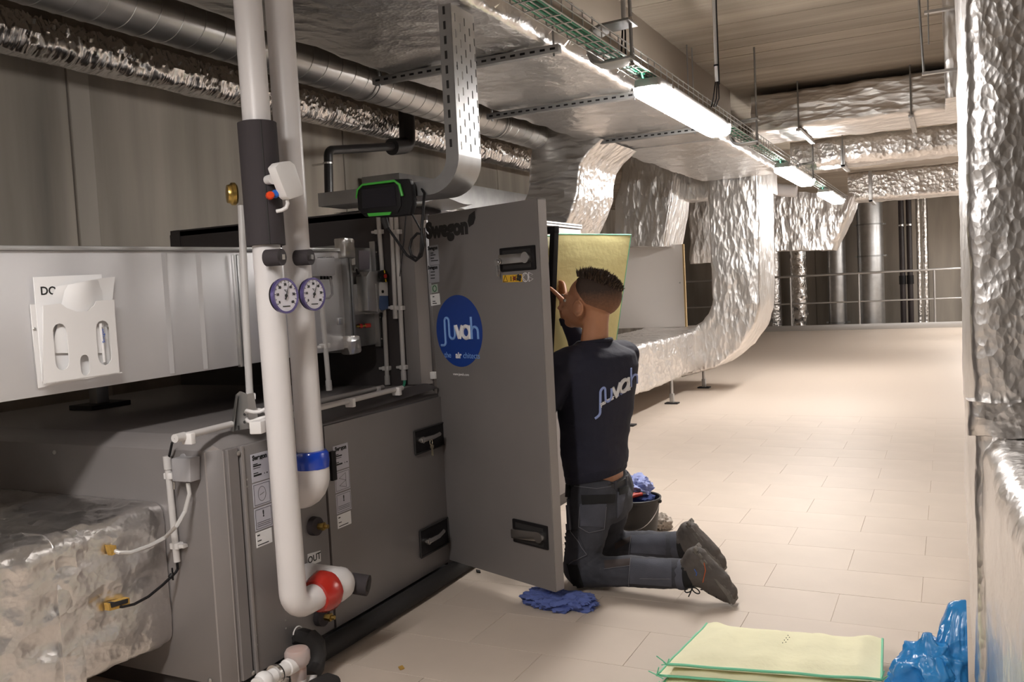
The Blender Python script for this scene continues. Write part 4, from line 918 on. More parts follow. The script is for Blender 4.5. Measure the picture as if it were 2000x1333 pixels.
# steel bracket and white cable coil
a = at(468, 842, Z=.882)
h = thing('steel_bracket', 'tapered galvanised bracket standing on the low unit at the tall conduit', 'bracket', a)
q = [(450, 843), (460, 772), (468, 765), (481, 770), (484, 838)]
mk('web', MB().prism([at(*p, Y=a.y) for p in q], (0, .004, 0)), galv, h); mk('side_flange', MB().prism([at(481, 770, Y=a.y), at(484, 838, Y=a.y), at(484, 838, Y=a.y)+Vector((.0, .05, 0)), at(481, 770, Y=a.y)+Vector((0, .03, 0))], (.004, 0, 0)), galv, h)
mk('left_lip', MB().prism([at(450, 843, Y=a.y), at(460, 772, Y=a.y), at(463, 772, Y=a.y-.012), at(455, 844, Y=a.y-.014)], (.003, 0, 0)), galv, h)
mk('slot', MB().obox(at(466, 836, Y=a.y-.001), (1, 0, 0), (0, 0, 1), (0, 1, 0), .006, .014, .003), black_rub, h)
for yy in (810, 825): mk('bolt_hole', MB().cyl(at(478, yy, Y=a.y-.002), at(478, yy, Y=a.y+.002), .005, 10), black_rub, h)
c0 = at(512, 818, Z=.92); m = MB()
m.tube([c0+Vector((.05*math.cos(i*.35)*(1+.1*math.sin(i)), .05*math.sin(i*.35), -.02+.0016*i+.004*math.sin(i*1.3))) for i in range(40)], .006, 8)
h = thing('cable_coil', 'bundle of white cable coiled between the bracket and the front pipe', 'cable', c0-Vector((0, 0, .03))); mk('coil', m, white_pl, h)
mk('clamp_block', MB().obox(at(508, 833, Z=.905), (1, .3, 0), (-.3, 1, 0), (0, 0, 1), .04, .07, .04), white_pl, h, bevel=.004)
# junction box on the unit end with clear tube
h = thing('pressure_switch_box', 'small grey plastic box with a clear tube on the end of the low unit', 'sensor box', at(358, 945, Y=EY-.03))
A = [at(*p, Y=EY-.045) for p in [(334, 896), (371, 896), (372, 943), (336, 941)]]
mk('housing', MB().prism(A, (0, .042, 0)), grey_pl, h, bevel=.004)
mk('lid_print', MB().prism([at(*p, Y=EY-.02) for p in [(373.5, 903), (380, 905), (381, 932), (374, 934)]], (.003, 0, 0)), mat('pale_print', (.5, .5, .5), .5), h)
mk('mount_lug', MB().lathe(at(359, 893, Y=EY-.004), (0, -1, 0), [(0, .011), (.006, .011)], 14), grey_pl, h)
clear = mat('clear_tube', (.72, .70, .68), .12, trans=.35)
mk('clear_tube', MB().tube([at(367, 945, Y=EY-.03), at(370, 965, Y=EY-.035), at(361, 1000, Y=EY-.045), at(345, 1028, Y=EY-.09), at(323, 1050, X=XF+.03), at(290, 1068, X=XF+.03), at(255, 1080, X=XF+.025), at(232, 1080, X=XF+.015), at(222, 1076, X=XF)], .0065, 10), clear, h)
mk('nipple', MB().cyl(at(366, 943, Y=EY-.03), at(366, 950, Y=EY-.03), .005, 8).cyl(at(340, 942, Y=EY-.03), at(340, 956, Y=EY-.03), .004, 8), steel, h)
h = thing('sensor_cable', 'black sensor cable stuck into a cut in the foil of the inlet duct', 'cable', at(240, 1190, X=XF+.02))
mk('cable', MB().tube([cf(346, 1100), at(347, 1112, Y=YC+.005), at(343, 1119, X=XF+.035), at(318, 1143, X=XF+.035), at(290, 1166, X=XF+.035), at(262, 1181, X=XF+.03), at(240, 1186, X=XF+.015), at(232, 1186, X=XF)], .0045, 8), black_pl, h)
mk('cable_tie', MB().lathe(at(334, 1126, X=XF+.036), (0, 1, .8), [(-.006, .008), (.006, .008)], 10).obox(at(337, 1122, X=XF+.04), (0, 1, 0), (0, 0, 1), (1, 0, 0), .004, .04, .004), black_pl, h)
# grey junction box on the sheet duct
h = thing('duct_sensor_box', 'grey sensor box with a bent cable on the sheet duct beside the rear thermometer', 'sensor box', at(636, 540, X=SXF+.04))
mk('housing', MB().prism([at(*p, X=SXF+.05) for p in [(618, 505), (654, 503), (655, 538), (619, 540)]], (-.045, 0, 0)), grey_pl, h, bevel=.004)
for x in (628, 645): mk('lid_clip', MB().obox(at(x, 504, X=SXF+.03), (1, 0, 0), (0, 1, 0), (0, 0, 1), .03, .016, .008), grey_pl, h)
for x in (628, 634, 640, 646): mk('gland', MB().cyl(at(x, 540, X=SXF+.03), at(x, 546, X=SXF+.03), .006, 8), black_pl, h)
mk('cable', MB().tube([at(645, 542, X=SXF+.03), at(648, 560, X=SXF+.03), at(649, 575, X=SXF+.03), at(643, 582, X=SXF+.035), at(632, 583, X=SXF+.05)], .0055, 8), grey_pl, h)
# ================================================================ channel, touch panel, drain pipe
YT = 2.95
t = thing('perforated_cable_channel', 'perforated steel cable channel dropping from the overhead duct and curving over the tall unit', 'cable channel', (-2.2, YT, 1.7))
xo = at(893, 250, Y=YT).x     # outer face of the vertical run
xv = xo; dpt = .055; wid = .18; y0_ = YT; y1_ = YT+wid
zb = at(905, 300, Y=YT).z; Rb = .14; zh = zb-Rb
Pn = [(xv, 2.38), (xv, zb)]+[(xv-Rb+Rb*math.cos(a), zb-Rb*math.sin(a)) for a in [PI/2*i/10 for i in range(1, 11)]]+[(at(622, 400, Y=YT).x, zh)]
Pi_ = [(xv-dpt, 2.38), (xv-dpt, zb)]+[(xv-Rb+(Rb-dpt)*math.cos(a), zb-(Rb-dpt)*math.sin(a)) for a in [PI/2*i/10 for i in range(1, 11)]]+[(at(622, 400, Y=YT).x, zh+dpt)]
# bend and horizontal base
m = MB(); R = [[Vector((x, y0_, z)), Vector((x, y1_, z))] for x, z in Pn[1:]]; m.rings(R, close=False)
R = [[Vector((x-.002, y0_, z+.001)), Vector((x-.002, y1_, z+.001))] for x, z in Pn[1:]]; m.rings(R, close=False)
mk('bend_base', m, galv, t)
for yy in (y0_, y1_):
    fl_ = MB(); R = [[Vector((a[0], yy, a[1])), Vector((b[0], yy, b[1])), Vector((b[0], yy+(.012 if yy == y0_ else -.012), b[1]))] for a, b in zip(Pn, Pi_)]; fl_.rings(R, close=False)
    mk('side_flange', fl_, galv_d, t)
Lz = 2.38-zb; hs = []
for c in range(5):
    k = 0
    while .03+k*.06+(.03 if c % 2 else 0) < Lz-.04:
        hs.append(slot(-wid/2+.026+c*.037, .035+k*.06+(.03 if c % 2 else 0), .0085, .032, 4)); k += 1
plate('perforated_base', [(-wid/2, 0), (wid/2, 0), (wid/2, Lz), (-wid/2, Lz)], hs, .0015, (xv-.0015, (y0_+y1_)/2, zb), (0, 1, 0), (0, 0, 1), galv, t)
m = MB()
for k in range(14): m.box(xv-.036, xv-.026, y0_-.001, y0_+.001, zb+.03+k*.055, zb+.06+k*.055)
mk('flange_slot', m, black_rub, t)['kind'] = 'stuff'
for x in (770, 812): mk('bolt', MB().lathe(at(x, 391, Y=YT-.001), (0, -1, 0), [(0, .009), (.006, .009)], 6), steel, t)
sc_ = at(858, 290, Y=YT-.001); mk('bolt', MB().lathe(sc_, (0, -1, 0), [(0, .009), (.006, .009)], 6), steel, t)
tag(mk('plastic_film', MB().grid(lambda a, b: Vector((-2.62+.62*a, TY+.02+.26*b, 1.702+.012*math.sin(a*9+b*4)*b+.02*max(0, a-.75)*4*(1-b))), 16, 6), mat('white_film', (.75, .74, .74), .3)), 'sheet of white plastic film lying on top of the tall unit', 'film')
h = thing('black_touch_panel', 'black and green hand terminal hung on the tall unit corner below the steel channel', 'control panel', at(750, 425, Y=YT-.05))
YP = YT-.05
q = [(696, 372), (706, 361), (770, 350), (797, 349), (803, 362), (806, 398), (800, 420), (765, 424), (712, 424), (698, 410)]
mk('housing', MB().prism([at(*p, Y=YP) for p in q], (.0, .034, 0)), black_pl, h, bevel=.008, seg=3)
mk('bezel', MB().prism([at(*p, Y=YP-.006) for p in [(698, 374), (707, 364), (772, 357), (781, 366), (783, 402), (776, 416), (706, 418), (699, 408)]], (0, .008, 0)), black_pl, h, bevel=.004)
mk('screen', MB().prism([at(*p, Y=YP-.0085) for p in [(706, 371), (771, 364), (774, 402), (708, 408)]], (0, .004, 0)), mat('dark_screen', (.012, .012, .018), .15), h)
neon = mat('green_trim', (.06, .42, .05), .4)
gp = [(695.5, 388), (698, 371), (708, 361), (770, 353.5), (780, 361), (786, 383)]
mk('green_edge', MB().tube([at(*p, Y=YP-.008) for p in gp], [.003, .004, .0045, .005, .006, .006], 8), neon, h)
mk('green_edge', MB().prism([at(*p, Y=YP-.010) for p in [(717, 417), (764, 414), (761, 420), (720, 423)]], (0, .006, 0)), neon, h)
mk('cable_boot', MB().tube([at(750, 428, Y=YP+.02), at(757, 447, Y=YP+.015)], [.014, .010], 12), black_rub, h)
mk('cable', MB().tube([at(757, 445, Y=YP+.015), at(775, 470, Y=YP+.01), at(795, 499, Y=YP), at(812, 510, Y=YP), at(823, 500, Y=YP), at(827, 480, Y=YP), at(825, 458, Y=YP), at(815, 456, Y=YP), at(804, 468, Y=YP), at(800, 485, Y=YP), at(804, 500, Y=YP-.006), at(816, 505, Y=YP-.006), at(822, 492, Y=YP-.006), at(824, 450, Y=YP), at(827, 400, Y=YP+.02), at(829, 378, Y=YP+.04), at(822, 366, Y=YP+.06), at(808, 363, Y=YP+.06)], .0055, 8), black_pl, h)
mk('stylus_cord', MB().tube([at(793, 420, Y=YP+.01), at(789, 470, Y=YP+.01), at(781, 540, Y=YP+.01)], [.0025, .003, .002], 6).tube([at(803, 415, Y=YP+.02), at(815, 437, Y=YP+.02), at(822, 450, Y=YP+.01)], .0035, 6), black_pl, h)
XW = -3.69
h = thing('black_drain_pipe', 'black plastic drain pipe stepping down along the concrete wall', 'pipe', at(640, 376, X=XW))
blp = mat('black_drain', (.022, .02, .02), .35)
mk('small_pipe', MB().tube([at(643, 398, X=XW)]+bend(at(643, 398, X=XW), at(641, 294, X=XW), at(785, 285, X=XW), .05)+[at(770, 286, X=XW)], .03, 16), blp, h)
mk('large_elbow', MB().tube([at(765, 287, X=XW)]+bend(at(765, 287, X=XW), at(796, 284, X=XW), at(793, 205, X=XW), .07)+[at(793, 205, X=XW)], .062, 20), blp, h)
mk('clamp_ring', MB().lathe(at(641, 321, X=XW), (0, 0, 1), [(0, .03), (0, .034), (.012, .034), (.012, .03)], 20).box(XW-.13, XW-.03, at(641, 321, X=XW).y-.008, at(641, 321, X=XW).y+.008, at(641, 321, X=XW).z, at(641, 321, X=XW).z+.012), steel, h)
h = thing('rear_sheet_duct', 'grey sheet metal duct with foil ends lying along the wall behind the tall unit', 'duct', (-3.9, 6.5, 1.7))
zt = at(690, 322, X=-3.75).z
mk('casing', MB().box(-4.1, -3.75, 5.75, 9.3, 1.95, zt), galv_d, h, bevel=.004)
mk('foil_wrap', duct_mb([(-3.9, 5.8, 1.86), (-3.9, 9.5, 1.86)], .28, .42, (0, 0, 1), r=.03, step=.06), foil, h, disp=ridged(.02, 9, 70), ang=60)
mk('leg', MB().box(-3.95, -3.9, 6.0, 6.05, 0, 1.72).box(-3.95, -3.9, 9.2, 9.25, 0, 1.72), galv_d, h)
# ================================================================ drain hose, siphon
h = thing('black_floor_hose', 'thick black drain hose running along the floor under the low unit doors', 'hose', (-2.03, 2.9, 0))
mk('hose', MB().tube([(-2.033, 2.2, .042), (-2.028, 2.6, .042), (-2.03, 3.1, .042), (-2.04, 3.6, .042)], .036, 16), black_rub, h)
h = thing('siphon_trap', 'white siphon with a frosted cup, orange float and pipe clamp at the unit foot', 'siphon', at(583, 1333, X=-1.87))
XS = -1.87; c1 = at(584, 1330, X=XS); c2 = at(585, 1262, X=XS)
frost = mat('frosted_plastic', (.80, .70, .68), .35, trans=.6)
ln = (c2-c1).length; U = Vector((0, 0, 1))
mk('cup', MB().lathe(c1+Vector((0, 0, .0)), U, [(0, .022), (.01, .025), (ln*.42, .026), (ln*.5, .034), (ln*.62, .040), (ln*.86, .040), (ln*.95, .034), (ln, .01)], 28), frost, h)
mk('orange_float', MB().lathe(c1+U*ln*.30, U, [(0, .021), (ln*.17, .021)], 20), mat('orange_plastic', (.75, .28, .10), .5), h); mk('orange_float', MB().lathe(c1+U*ln*.80, U, [(0, .022), (ln*.10, .024)], 20), mat('orange_plastic', (0, 0, 0)), h)
mk('lower_bend', MB().tube([c1+U*.005, c1-U*.03, c1-U*.05+Vector((.01, .03, 0)), at(604, 1320, X=XS)], .025, 16), white_pl, h)
g0, g1 = at(566, 1302, X=XS), at(500, 1340, X=XS)
mk('inlet_pipe', MB().tube([g0+(g0-g1)*.15, g0.lerp(g1, .1), g0.lerp(g1, .12), g1], [.026, .026, .022, .022], 18), white_pl, h)
k0 = g0.lerp(g1, .42); mk('pipe_clamp', MB().lathe(k0, g1-g0, [(-.008, .024), (-.008, .029), (.008, .029), (.008, .024)], 22), black_rub, h)
mk('clamp_band', MB().lathe(k0+(g1-g0).normalized()*.004, g1-g0, [(-.005, .026), (-.005, .031), (.006, .031), (.006, .026)], 22).obox(k0+Vector((.02, .012, -.022)), (0, 1, -.4), (1, 0, 0), (0, .4, 1), .024, .018, .016), steel, h)
mk('joint_boss', MB().sphere(g0.lerp(g1, .78), .03, 14, 10), white_pl, h)
h = thing('black_drain_hose', 'ribbed black hose curving out of the low unit behind the frosted siphon', 'hose', at(625, 1300, X=-1.95))
mk('hose', MB().tube([at(583, 1250, X=FX+.002), at(590, 1244, X=-2.01), at(606, 1246, X=-1.97), at(619, 1258, X=-1.95), at(622, 1280, X=-1.945), at(618, 1305, X=-1.94), at(606, 1325, X=-1.92)], .027, 18), black_rub, h, disp=lambda c: .0025*math.sin(c.z*420))
mk('white_ring', MB().tube([at(582, 1238, X=FX+.03)+Vector((0, .024*math.cos(a), .024*math.sin(a))) for a in [.6+i*.3 for i in range(9)]], .0025, 6), white_pl, h)
mk('hose_end', MB().tube([at(612, 1345, X=-1.80), at(640, 1333, X=-1.80), at(652, 1336, X=-1.80)], [.026, .028, .026], 18), black_rub, h)
# ================================================================ things on the floor
yel = mat('yellow_filter_cloth', (.86, .83, .58), .85, bump=(40, .25), var=(5, .06)); green_sew = mat('green_weld_edge', (.18, .58, .36), .6)
def filter_bag(z, th, dx, dy, lab, seed):
    random.seed(seed); h = thing('filter_pocket', lab, 'filter', (-.51, 2.88, z), 'used yellow filter pockets on the floor')
    A, B, C_, D_ = [Vector(v) for v in ((-.838, 2.69, 0), (-.205, 2.80, 0), (-.222, 3.115, 0), (-.80, 3.06, 0))]
    D = Vector((dx, dy, 0))
    def top(a, b):
        p = A.lerp(B, a).lerp(D_.lerp(C_, a), b)+D
        puff = (min(1, 9*min(a, 1-a)))*(min(1, 6*min(b, 1-b)))
        p.z = z+th*(.35+.65*puff)+.005*math.sin(a*26+seed)*puff+.012*max(0, b-.75)*4*(math.exp(-((a-.06)/.05)**2)+.8*math.exp(-((a-.93)/.06)**2))+.004*noise.noise(Vector((a*6, b*4, seed)))
        return p
    m = MB().grid(top, 48, 20); m.grid(lambda a, b: Vector((*(A.lerp(B, a).lerp(D_.lerp(C_, a), b)+D)[:2], z+.002+.004*abs(math.sin(a*11)))), 24, 4)
    side = [[top(i/48, 0), Vector((*top(i/48, 0)[:2], z+.003))] for i in range(49)]; m.rings(side, close=False)
    side = [[top(0, i/20), Vector((*top(0, i/20)[:2], z+.003))] for i in range(21)]; m.rings(side, close=False)
    side = [[top(1, i/20), Vector((*top(1, i/20)[:2], z+.003))] for i in range(21)]; m.rings(side, close=False)
    mk('cloth', m, yel, h, fixn=False)
    e = MB(); e.tube([top(0, i/20) for i in range(20, -1, -1)]+[top(i/48, 0) for i in range(1, 49)]+[top(1, i/20) for i in range(1, 21)], .0042, 6); mk('welded_edge', e, green_sew, h)
    tf = MB()
    for p in (top(0, 0), top(1, 0)):
        for k in range(4): tf.tube([p, p+Vector((random.uniform(-.03, .03), -.02*random.random(), .01*k))], .002, 5)
    mk('loose_thread', tf, green_sew, h)['kind'] = 'stuff'
    return h, top
filter_bag(.0, .022, -.015, -.055, 'bottom yellow filter pocket of the stack on the floor', 1)
filter_bag(.026, .022, -.03, -.02, 'middle yellow filter pocket of the stack on the floor, with loose green threads', 2)
h, top = filter_bag(.055, .030, 0, 0, 'top yellow filter pocket of the stack on the floor, fully seen', 3)
m = MB()
for k in range(7): p = top(.50+.012*(k % 2)+.001*k, .55+.035*k); m.sphere(p+Vector((0, 0, .001)), .0016, 6, 4)
mk('stamped_dots', m, ink, h)['kind'] = 'stuff'
# blue bag
blue_bag = mat('blue_plastic_bag', (.035, .25, .60), .22, bump=[(7, .6, (1, 1, 1), 'CREASE', .05), (20, .4, (1, 1, 1), 'CREASE', .015)], coat=.3)
def blob(c, rx, ry, rz, seed, amp, n=56, m_=36, fl=.0):
    M_ = MB(); R = []
    for i in range(m_+1):
        th_ = max(.02, min(PI-.02, PI*i/m_)); r = []
        for k in range(n):
            d = Vector((math.sin(th_)*math.cos(2*PI*k/n), math.sin(th_)*math.sin(2*PI*k/n), -math.cos(th_)))
            q = d*2.1+Vector((seed*3.7, seed, seed*1.3)); s = 1+amp*(noise.ridged_multi_fractal(q*.9, .9, 2.2, 4, 1, 2)-1.0)+amp*.6*noise.noise(q*.8)
            p = Vector(c)+Vector((d.x*rx, d.y*ry, d.z*rz))*s; p.z = max(p.z, fl); r.append(p)
        R.append(r)
    return M_.rings(R)
h = thing('blue_rubbish_bag', 'crumpled shiny blue rubbish bag leaning against the wrapped column duct', 'bag', (-.1, 2.75, 0))
def bag(base, peak, prof, pl, seed, n=90, m_=44):
    """gathered bag: wide puckered body drawn up into a neck"""
    b0, b1 = Vector(base), Vector(peak); R = []
    for i in range(m_+1):
        q = i/m_; c = b0.lerp(b1, q**1.15); c.z = b0.z+(b1.z-b0.z)*q
        k = 0
        while k < len(prof)-2 and prof[k+1][0] < q: k += 1
        f = (q-prof[k][0])/(prof[k+1][0]-prof[k][0]); f = f*f*(3-2*f); rad = prof[k][1]+(prof[k+1][1]-prof[k][1])*f; row = []
        for j in range(n):
            a = 2*PI*j/n; u = Vector((math.cos(a), math.sin(a), 0)); tw = a+1.2*q
            nz = noise.ridged_multi_fractal(Vector((math.cos(tw)*1.5, math.sin(tw)*1.5, q*2.2+seed)), .9, 2.2, 4, 1, 2)-1.0
            n2 = noise.noise(Vector((math.cos(a)*1.3, math.sin(a)*1.3, q*4+seed*2)))
            p = c+u*rad*(1+pl*nz+.30*n2); p.z = max(.002, p.z+.035*noise.noise(Vector((p.x*14, p.y*14, q*5+seed)))); p.x = min(p.x, .028); row.append(p)
        R.append(row)
    return MB().rings(R)
mk('bag_body', bag((-.065, 2.74, .003), (.02, 2.85, .315), [(0, .09), (.10, .135), (.3, .125), (.5, .085), (.72, .052), (.9, .030), (1, .006)], .24, 3), blue_bag, h, ang=55)
mk('bag_fold', bag((-.10, 2.70, .002), (-.075, 2.76, .235), [(0, .075), (.25, .10), (.6, .080), (.85, .050), (1, .012)], .26, 8, 70, 34), blue_bag, h, ang=55)
mk('bag_fold', bag((-.105, 2.62, .002), (-.12, 2.66, .12), [(0, .08), (.4, .10), (.8, .07), (1, .012)], .24, 12, 70, 28), blue_bag, h, ang=55)
# bucket with rags and pliers
bc_ = at(1248, 1047, Z=0); bk = Vector((-1.445, 4.22, 0))
BS = .9
h = thing('black_bucket', 'black plastic bucket with a wire handle standing behind the man', 'bucket', bk)
mk('shell', MB().lathe(bk, (0, 0, 1), [(d_*.86, r_*.9) for d_, r_ in [(0, .105), (.003, .108), (.235, .135), (.238, .143), (.252, .145), (.255, .141), (.252, .134), (.02, .10), (.015, .0)]], 40), mat('bucket_plastic', (.028, .025, .024), .5), h)
hd = MB().tube([bk+Vector((.128*math.cos(a), -.126*math.sin(a)*.9-.01, .202-.13*math.sin(a))) for a in [PI*.02+PI*.96*i/20 for i in range(21)]], .0032, 7); mk('wire_handle', hd, steel, h)
mk('handle_lug', MB().sphere(bk+Vector((.128, -.005, .203)), .011, 8, 6).sphere(bk+Vector((-.128, -.005, .203)), .011, 8, 6), bpy.data.materials['bucket_plastic'], h)
rag = mat('blue_cloth', (.10, .14, .38), .9, bump=(120, .2)); rag_l = mat('pale_blue_cloth', (.35, .40, .70), .85, bump=(90, .2)); rag_d = mat('dark_blue_cloth', (.03, .05, .18), .9)
tag(mk('rag', blob(bk+Vector((-.0, -.0, .195)), .104, .10, .04, 21, .25), rag_d), 'dark blue rag lying in the black bucket', 'rag')
tag(mk('rag', blob(bk+Vector((-.015, .02, .262)), .088, .075, .055, 23, .35), rag_l), 'pale blue rag heaped over the top of the bucket', 'rag')
h = thing('pliers', 'red handled pliers lying on the rag in the bucket', 'pliers', bk+Vector((.0, -.09, .26)))
for dx in (0, .022): mk('handle', MB().tube([bk+Vector((.03+dx, -.05, .245)), bk+Vector((.005+dx, -.085, .245)), bk+Vector((-.02+dx*.8, -.106, .232))], [.009, .010, .008], 10), mat('red_grip', (.50, .04, .02), .45), h)
mk('jaw', MB().tube([bk+Vector((.04, -.05, .245)), bk+Vector((.06, -.02, .24))], [.012, .006], 8), steel, h)
gl = mat('work_glove', (.42, .37, .32), .9, bump=(80, .3))
tag(mk('work_glove', blob(at(1294, 1022, Z=.03), .045, .05, .042, 31, .4, 40, 26), gl), 'crumpled greyish work glove beside the bucket', 'glove')
tag(mk('rag', blob((-1.455, 3.235, .020), .15, .085, .028, 47, .30, 90, 50), rag, disp=ridged(.012, 16, 5, (1, 1.6, 1))), 'crumpled blue cloth on the floor under the door edge', 'rag')
tag(mk('dry_leaf', MB().prism([at(*p, Z=.001) for p in [(778, 1305), (786, 1302), (790, 1307), (782, 1310)]], (0, 0, .004)), min_m), 'tiny brown scrap on the tiles in front of the low unit', 'debris')
tag(mk('dry_leaf', MB().prism([at(*p, Z=.001) for p in [(930, 1114), (938, 1116), (939, 1120), (932, 1119)]], (0, 0, .004)), black_rub), 'tiny dark scrap on the tiles beside the open door', 'debris')
# ================================================================ bag filter held by the man
h = thing('bag_filter', 'large yellow bag filter in a black frame held by the kneeling man', 'filter', (-1.7, 3.95, .95))
YB = 3.86
f_t, f_b = at(1083, 449, Y=YB), at(1072, 715, Y=YB+.0)
fd_ = Vector((-.90, .43, 0)).normalized(); fw = .30; fn_ = Vector((.43, .90, 0)).normalized()
def bar(a, b, w_, d_=.028):
    a, b = Vector(a), Vector(b); return MB().obox((a+b)/2, b-a, fn_.cross((b-a).normalized()), fn_, (b-a).length+w_, w_, d_)
mk('frame_bar', bar(f_t, f_b, .034), black_pl, h, bevel=.003); mk('frame_bar', bar(f_t+fd_*fw, f_b+fd_*fw, .034), black_pl, h, bevel=.003)
mk('frame_bar', bar(f_t, f_t+fd_*fw, .034), black_pl, h, bevel=.003); mk('frame_bar', bar(f_b, f_b+fd_*fw, .034), black_pl, h, bevel=.003)
ybr = mat('bright_yellow_cloth', (.72, .60, .10), .8, var=(6, .05))
def pocket(nm, e0, off, col, lab):
    """one sewn pocket reaching back from the frame"""
    T0, B0 = f_t+fd_*off+fn_*.012-Vector((0, 0, .02)), f_b+fd_*off+fn_*.012+Vector((0, 0, .02))
    T1, B1 = Vector(e0[0]), Vector(e0[1])
    def g(a, b, s):
        p = T0.lerp(T1, a).lerp(B0.lerp(B1, a), b); pf = math.sin(PI*min(1, max(0, b)))**.5*math.sin(PI*(.12+.88*a))**.6
        side = Vector((.93, -.2, 0)); return p+side*s*(.022*pf+.002)+side*.006*noise.noise(Vector((a*3, b*6, off*20)))*pf
    m = MB().grid(lambda a, b: g(a, b, 1), 24, 24).grid(lambda a, b: g(a, b, -1), 24, 24)
    pk_ = mk(nm, m, col, h, fixn=False, label=lab)
    ed = MB().tube([g(i/24, 0, 0) for i in range(25)]+[g(1, i/24, 0) for i in range(1, 25)]+[g(1-i/24, 1, 0) for i in range(1, 25)], .0042, 6); mk('welded_edge', ed, green_sew, pk_)
yel2 = mat('pale_yellow_cloth', (.86, .78, .38), .85, bump=[(30, .2), (6, .3, (1, 1, 3))], var=(4, .06))
e_t, e_b = at(1232, 459, Y=4.36), at(1196, 715, Y=4.33)
pocket('filter_pocket', (e_t, e_b), .01, yel2, 'outermost pale yellow pocket')
for k in range(1, 4): pocket('filter_pocket', (e_t+Vector((-.09*k, .02*k, -.03)), e_b+Vector((-.085*k, .02*k, .02))), .01+.085*k, yel, 'inner yellow pocket')
mk('inner_lining', MB().grid(lambda a, b: f_t.lerp(f_b, .04+.92*b)+fd_*(.03+a*(fw-.06))+fn_*(.02+.10*math.sin(PI*a)), 12, 6), ybr, h, label='bright yellow inside of the filter frame')
# ================================================================ the kneeling man
from mathutils.bvhtree import BVHTree
skin = mat('skin', (.46, .215, .115), .45, sss=.12, var=(14, .06)); hair_m = mat('brown_hair', (.030, .017, .010), .6); hair_l = mat('light_brown_hair_tips', (.10, .06, .035), .5)
fade = mat('short_hair_fade', (.075, .040, .024), .75, var=(60, .25)); 
def fade_nodes():
    N = fade.node_tree.nodes; L = fade.node_tree.links; tc = N.new('ShaderNodeTexCoord'); sx = N.new('ShaderNodeSeparateXYZ'); L.new(tc.outputs['Object'], sx.inputs[0])
    nz = N.new('ShaderNodeTexNoise'); nz.inputs['Scale'].default_value = 120; L.new(tc.outputs['Object'], nz.inputs['Vector'])
    ad = N.new('ShaderNodeMath'); ad.operation = 'MULTIPLY_ADD'; L.new(nz.outputs[0], ad.inputs[0]); ad.inputs[1].default_value = .05; L.new(sx.outputs['Z'], ad.inputs[2])
    mr = N.new('ShaderNodeMapRange'); mr.inputs['From Min'].default_value = 1.165; mr.inputs['From Max'].default_value = 1.30; L.new(ad.outputs[0], mr.inputs['Value'])
    mx = N.new('ShaderNodeMix'); mx.data_type = 'RGBA'; L.new(mr.outputs[0], mx.inputs[0]); mx.inputs[6].default_value = (.36, .165, .085, 1); mx.inputs[7].default_value = (.040, .022, .014, 1)
    L.new(mx.outputs[2], N['Principled BSDF'].inputs['Base Color'])
fade_nodes()
navy = mat('navy_sweatshirt', (.0125, .0125, .027), .85, bump=(180, .12), var=(6, .12)); rib_m = mat('navy_ribbing', (.011, .011, .023), .9, bump=(90, .4, (1, 1, .05)))
denim = mat('dark_denim', (.044, .045, .056), .85, bump=(220, .15), var=(7, .28)); denim_l = mat('worn_denim', (.072, .075, .096), .85, bump=(220, .15), var=(9, .25)); black_cl = mat('black_cloth', (.008, .008, .009), .85); stitch = mat('pale_stitching', (.16, .16, .18), .8)
knee_br = mat('brown_grey_stretch_cloth', (.055, .042, .040), .85)
boot_m = mat('brown_boot', (.085, .072, .064), .7, bump=(40, .3), var=(12, .25)); sole_m = mat('grey_rubber_sole', (.13, .115, .10), .75, bump=(60, .3), var=(20, .2))
man = thing('person', 'man kneeling in a navy sweatshirt and dark work trousers, holding a yellow filter', 'person', (-1.3, 3.6, 0))
def remesh(mb, vox, it=4, fac=.5, disp=None):
    me = bpy.data.meshes.new('tmp'); me.from_pydata([tuple(p) for p in mb.v], [], mb.f); me.update()
    bm = bmesh.new(); bm.from_mesh(me); bmesh.ops.recalc_face_normals(bm, faces=bm.faces); bm.to_mesh(me); bm.free()
    ob = bpy.data.objects.new('tmp', me); COL.objects.link(ob)
    r = ob.modifiers.new('r', 'REMESH'); r.mode = 'VOXEL'; r.voxel_size = vox
    s = ob.modifiers.new('s', 'SMOOTH'); s.iterations = it; s.factor = fac
    dg = bpy.context.evaluated_depsgraph_get(); out = bpy.data.meshes.new_from_object(ob.evaluated_get(dg))
    bpy.data.objects.remove(ob); bpy.data.meshes.remove(me)
    if disp:
        bm = bmesh.new(); bm.from_mesh(out); bm.normal_update()
        mv = [(v, v.normal*disp(v.co)) for v in bm.verts]
        for v, d in mv: v.co += d
        bm.to_mesh(out); bm.free()
    out.polygons.foreach_set('use_smooth', [True]*len(out.polygons)); out.update()
    return out
def place(name, me, m, parent, label=None):
    bv = BVHTree.FromPolygons([v.co.copy() for v in me.vertices], [tuple(p.vertices) for p in me.polygons])
    me.name = name; me.materials.clear(); me.transform(Matrix.Translation(-ORG[parent.name])); me.update()
    o = link(name, me, m, parent)
    if label: o['label'] = label
    return o, bv
def ellip_ring(c, d, w_, yaw, n=32, tilt=0.0, p=2.3):
    f = Vector((-math.cos(yaw), -math.sin(yaw), 0)); s = Vector((-f.y, f.x, 0)); c = Vector(c); out = []
    for k in range(n):
        a = 2*PI*k/n; ca, sa = math.cos(a), math.sin(a)
        x = math.copysign(abs(ca)**(2/p), ca)*d; y = math.copysign(abs(sa)**(2/p), sa)*w_
        out.append(c+f*x+s*y+Vector((0, 0, tilt*x)))
    return out
